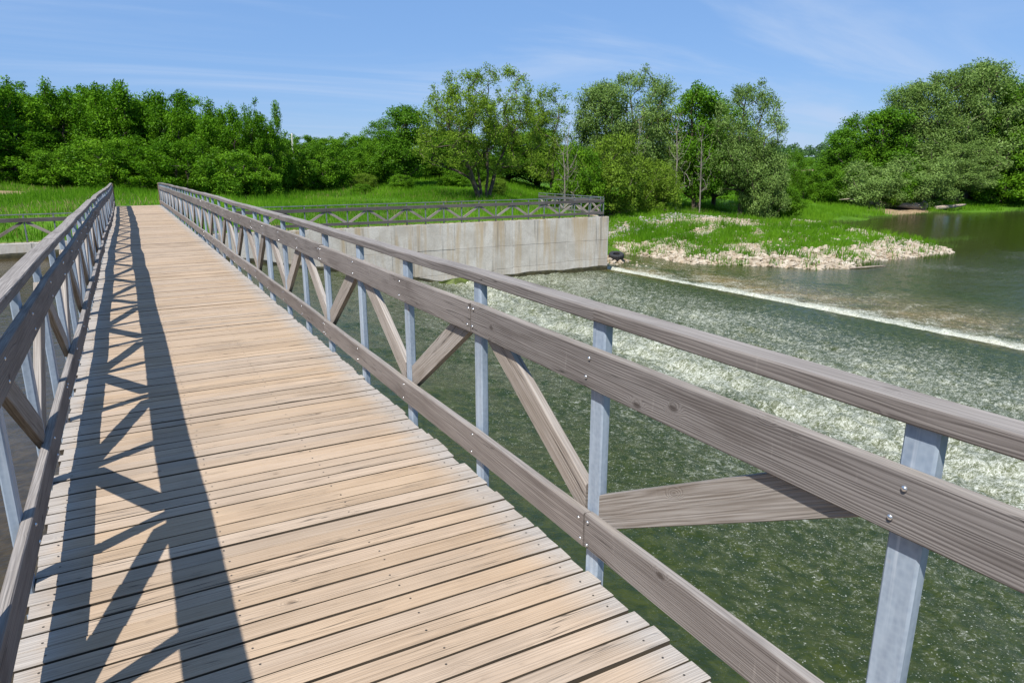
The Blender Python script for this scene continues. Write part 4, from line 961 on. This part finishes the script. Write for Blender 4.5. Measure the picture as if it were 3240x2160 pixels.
# far slope
X, Y = scatter(70000, 5, 60, 66, 128, g); keep = in_view(X, Y) & (terrain(X, Y) > -3.4); X, Y = X[keep], Y[keep]
GXs.append(X); GYs.append(Y); GH.append(g.uniform(.25, .6, len(X))); GWd.append(g.uniform(.05, .11, len(X)))
gm = blades("grass", np.concatenate(GXs), np.concatenate(GYs), np.concatenate(GH), np.concatenate(GWd), L_GRASS, 4)
o = obj("grass", gm); tag(o, "fresh green meadow grass on the far bank and the stony spit", "grass", None, "stuff")
X, Y = scatter(60000, -20, 66, 33.4, 64, g); pm = fbm(X * .18 + 2, Y * .3, 4, 131); d = sdist(X, Y, SHORE)
keep = in_view(X, Y) & (d > .4) & (pm > 0.55) & (g.random(len(X)) < .45) & ~((X > 23.2) & (X < 24.3) & (Y < 41)) & ~((np.abs(X - XC) < 1.3) & (Y < 39.4)); X, Y = X[keep], Y[keep]
o = obj("dry_grass", blades("dry_grass", X, Y, g.uniform(.15, .42, len(X)), g.uniform(.015, .035, len(X)), L_STRAW, 15, .6)); tag(o, "straw coloured dry grass mixed into the green meadow in patches", "grass", None, "stuff")
# taller weed tufts between the stones, and water weed off the spit's tip
tx, ty, th, tw = [], [], [], []
for k in range(420):
    cx, cy = g.uniform(30, 60), g.uniform(28.5, 50)
    dd = float(sdist(np.array([cx]), np.array([cy]), SHORE)[0])
    if dd < .3 or dd > 12: continue
    m = int(g.uniform(25, 70)); r = g.uniform(.25, .8); s_ = g.uniform(.35, .85)
    tx.append(cx + g.normal(0, r * .6, m)); ty.append(cy + g.normal(0, r * .6, m)); th.append(g.uniform(.5, 1.1, m) * s_); tw.append(g.uniform(.025, .055, m))
o = obj("weed_tufts", blades("weed_tufts", np.concatenate(tx), np.concatenate(ty), np.concatenate(th), np.concatenate(tw), L_GRASS, 6, 0.5)); tag(o, "taller weed tufts growing among the stones of the spit", "weeds", None, "stuff")
wxs, wys, whs, wws = [], [], [], []
for (cx, cy, rx, ry, m) in [(58.5, 34.2, 3.6, .9, 900), (62, 34.4, 3.0, .6, 600), (55.5, 31.6, 1.5, .7, 350), (49.5, 28.6, 2.2, .4, 260), (41.5, 28.7, 1.8, .45, 240), (33.0, 32.4, .8, .4, 120), (68, 50.2, 4, .5, 500), (78, 52.2, 5, .5, 700), (90, 53.6, 6, .5, 700), (104, 50, 7, .6, 700)]:
    wxs.append(cx + g.normal(0, rx * .5, m)); wys.append(cy + g.normal(0, ry * .5, m)); whs.append(g.uniform(.12, .42, m)); wws.append(g.uniform(.03, .06, m))
X, Y = np.concatenate(wxs), np.concatenate(wys); h = np.concatenate(whs); Zt = terrain(X, Y)
wm = blades("water_weed", X, Y, h + np.maximum(0, -4.98 - Zt), np.concatenate(wws), L_REED, 12, 0.25)
o = obj("water_weed", wm); tag(o, "pale green water weed standing in the shallows off the spit", "weeds", None, "stuff")

# ------------------------------------------------------------------ stones of the spit
def rock_geo(seed, sub=1):
    import bmesh
    rr = random.Random(seed); bm = bmesh.new(); bmesh.ops.create_icosphere(bm, subdivisions=sub, radius=1.0)
    sx, sy, sz = rr.uniform(.8, 1.2), rr.uniform(.65, 1.0), rr.uniform(.45, .75)
    cuts = [(Vector((rr.gauss(0, 1), rr.gauss(0, 1), rr.gauss(0, 1))).normalized(), rr.uniform(.55, .85)) for _ in range(7)]
    for v in bm.verts:
        c = v.co.copy()
        for n_, dlim in cuts:
            e = c.dot(n_) - dlim
            if e > 0: c -= n_ * e
        c *= rr.uniform(.93, 1.05); v.co = Vector((c.x * sx, c.y * sy, c.z * sz))
    V = np.array([v.co[:] for v in bm.verts]); F = np.array([[v.index for v in f.verts] for f in bm.faces]); bm.free(); return V, F
RG = [rock_geo(50 + i, 2 if i < 4 else 1) for i in range(12)]
rock_me = [mesh_np("rock", V, F, M_ROCK, False, {"tint": np.full(len(V), (i % 5) * .2)}) for i, (V, F) in enumerate(RG)]
g = np.random.default_rng(33)
X, Y = scatter(90000, 26.5, 66, 27.5, 51, g); d = sdist(X, Y, SHORE); sm = stone_mask(X, Y, d)
keep = (d > -0.35) & (g.random(len(X)) < np.maximum(np.clip(sm * 1.15 - .18, 0, 1) * .30, .035 * (d < 17) * (X > 31.5))) & in_view(X, Y)
X, Y, d = X[keep], Y[keep], d[keep]
size = 0.06 + 0.13 * g.random(len(X)) ** 2.2 + 0.16 * (d < 4) * g.random(len(X)) ** 3
dist = np.hypot(X, Y); app = size / dist; order = np.argsort(-app)
spit = empty("stone_spit", (44, 36, -4.8)); spit["kind"] = "structure"
Zr = terrain(X, Y)
for k in order[:300]:
    M = Matrix.Translation((X[k], Y[k], Zr[k] + size[k] * .22)) @ Matrix.Rotation(g.uniform(0, 6.28), 4, 'Z') @ Matrix.Rotation(g.normal(0, .25), 4, 'X')
    s_ = size[k]; M = M @ Matrix.Diagonal((s_, s_, s_, 1)); obj("rock", rock_me[g.integers(0, 12)], spit, M)
def rock_mass(name, X, Y, Z, size, mat, seed):
    g = np.random.default_rng(seed); Vs, Fs, Ts = [], [], []; b = 0
    for k in range(len(X)):
        V, F = RG[4 + g.integers(0, 8)]; a = g.uniform(0, 6.28); c, s_ = math.cos(a), math.sin(a)
        P = V * size[k]; P = np.stack([P[:, 0] * c - P[:, 1] * s_ + X[k], P[:, 0] * s_ + P[:, 1] * c + Y[k], P[:, 2] + Z[k] + size[k] * .2], -1)
        Vs.append(P); Fs.append(F + b); b += len(V); Ts.append(np.full(len(V), g.random() ** 2))
    return mesh_np(name, np.concatenate(Vs), np.concatenate(Fs), mat, False, {"tint": np.concatenate(Ts)})
rst = order[300:9500]
o = obj("small_rocks", rock_mass("small_rocks", X[rst], Y[rst], Zr[rst], size[rst], M_ROCK, 2), spit); o.matrix_basis = Matrix.Translation(-spit.location); o["kind"] = "stuff"
# grey crushed stone on the bank beside the wall end
X, Y = scatter(2600, 27, 52, 42.5, 52, g); dl_ = seg_dist(X, Y, [(28, 44.0), (33, 46.0), (39, 48), (47, 49.5)])
keep = (dl_ < 1.9 * g.random(len(X)) ** .5) & (terrain(X, Y) < -2.0); X, Y = X[keep], Y[keep]
o = obj("crushed_stone", rock_mass("crushed_stone", X, Y, terrain(X, Y), g.uniform(.06, .2, len(X)), M_GREYROCK, 3)); tag(o, "grey crushed stone spread on the bank behind the wall's corner", "gravel", None, "stuff")
# dark rubble under the tyre
rub = empty("rubble_toe", (27, 36, -4.9)); rub["kind"] = "structure"
X, Y = g.normal(26.6, 1.3, 150), g.normal(35.5, .6, 150); keep = (X > 24.25) & (Y > 34.2); X, Y = X[keep], Y[keep]
for k in range(len(X)):
    s_ = g.uniform(.10, .26); obj("rock", rock_me[g.integers(4, 12)] if X[k] > 26.4 else dark_me[g.integers(0, 4)] if 'dark_me' in globals() else rock_me[5], rub, Matrix.Translation((X[k], Y[k], max(float(terrain(X[k:k + 1], Y[k:k + 1])[0]), -5.02) + s_ * .3)) @ Matrix.Rotation(g.uniform(0, 6.28), 4, 'Z') @ Matrix.Diagonal((s_, s_, s_, 1)))
# one large boulder
V, F = rock_geo(900, 3); bz = gz(39.7, 41.2)
o = obj("boulder", mesh_np("boulder", V, F, M_ROCK, False, {"tint": np.full(len(V), .3)}), None, Matrix.Translation((39.7, 41.2, bz + .12)) @ Matrix.Rotation(.5, 4, 'Z') @ Matrix.Diagonal((.55, .42, .38, 1)))
tag(o, "largest pale boulder lying in the grass of the stony spit", "boulder")

# ------------------------------------------------------------------ tyre, log, driftwood, pole
def tyre():
    V, F = [], []; n = 44; prof = [(.20, -.13), (.31, -.155), (.40, -.145), (.43, -.10), (.435, 0), (.43, .10), (.40, .145), (.31, .155), (.20, .13), (.205, 0)]
    m = len(prof)
    for i in range(n):
        a = 2 * math.pi * i / n
        for j, (r, z) in enumerate(prof):
            rr_ = r + (0.022 if (i % 2 == 0 and 2 <= j <= 6) else 0); V.append((rr_ * math.cos(a), rr_ * math.sin(a), z))
    for i in range(n):
        for j in range(m): F.append((i * m + j, ((i + 1) % n) * m + j, ((i + 1) % n) * m + (j + 1) % m, i * m + (j + 1) % m))
    return mesh_py("tyre", V, F, M_RUBBER)
o = obj("old_tyre", tyre(), None, Matrix.Translation((27.9, 36.9, max(gz(27.9, 36.9), -4.95) + .26)) @ Matrix.Rotation(.22, 4, 'X') @ Matrix.Rotation(-.12, 4, 'Y') @ Matrix.Diagonal((1.12, 1.12, 1.12, 1)))
tag(o, "discarded black tyre lying on rubble beside the wall's corner", "tyre")
def bent_log(name, pts, rad, mat, seed):
    rr = random.Random(seed); P, Rr = [], []
    for i in range(len(pts) - 1):
        for s_ in range(4):
            u = s_ / 4; P.append(Vector(pts[i]).lerp(Vector(pts[i + 1]), u)); Rr.append((rad[i] * (1 - u) + rad[i + 1] * u) * rr.uniform(.9, 1.1))
    P.append(Vector(pts[-1])); Rr.append(rad[-1] * .6)
    V, F = tubes([(P, Rr)], 9); F.append(tuple(reversed(range(9)))); F.append(tuple(range(len(V) - 9, len(V)))); return V, F
zl = gz(88, 57)
lg = empty("fallen_log", (88, 56.6, zl)); tag(lg, "fallen grey tree trunk lying on the far bank by the water", "log")
for nm, pts, rad in [("trunk", [(83.6, 59.6, zl + 1.0), (87.0, 57.8, zl + .75), (90.4, 56.2, zl + .45), (92.2, 55.6, zl + .25)], [.2, .34, .42, .5]), ("branch", [(86.2, 58.2, zl + .8), (84.6, 57.4, zl + .4), (83.4, 56.8, zl + .1)], [.16, .11, .05]),
                     ("branch", [(84.6, 59.2, zl + .95), (82.6, 60, zl + 1.35), (80.8, 60.2, zl + 1.3)], [.14, .1, .04]), ("root_plate", [(91.7, 55.9, zl - .2), (91.9, 55.7, zl + .5), (91.5, 55.8, zl + 1.1)], [.42, .5, .2])]:
    V, F = bent_log(nm, pts, rad, M_LOG, 5); obj(nm, mesh_py(nm, V, F, M_LOG, True), lg)
V, F = bent_log("b", [(93.0, 54.9, zl + .15), (95.4, 54.2, zl + .3), (97.6, 53.6, zl + .55)], [.3, .26, .12], M_LOG, 6)
o = obj("fallen_log", mesh_py("fallen_log", V, F, M_LOG, True)); tag(o, "shorter bleached log end to the right of the fallen trunk", "log")
V, F = bent_log("b", [(39.3, 27.95, -4.93), (40.6, 27.6, -4.90), (42.4, 27.55, -4.93)], [.05, .06, .03], M_LOG, 7)
o = obj("driftwood", mesh_py("driftwood", V, F, M_LOG, True)); tag(o, "driftwood stick at the water's edge of the stony spit", "driftwood")
pz = gz(26.3, 127.3); V, F = bent_log("p", [(26.3, 127.3, pz - .5), (26.3, 127.3, pz + 3), (26.3, 127.3, 6.1)], [.17, .16, .13], M_POLE, 8)
o = obj("utility_pole", mesh_py("utility_pole", V, F, M_POLE, True)); tag(o, "bare pale concrete pole standing on the green slope", "pole")
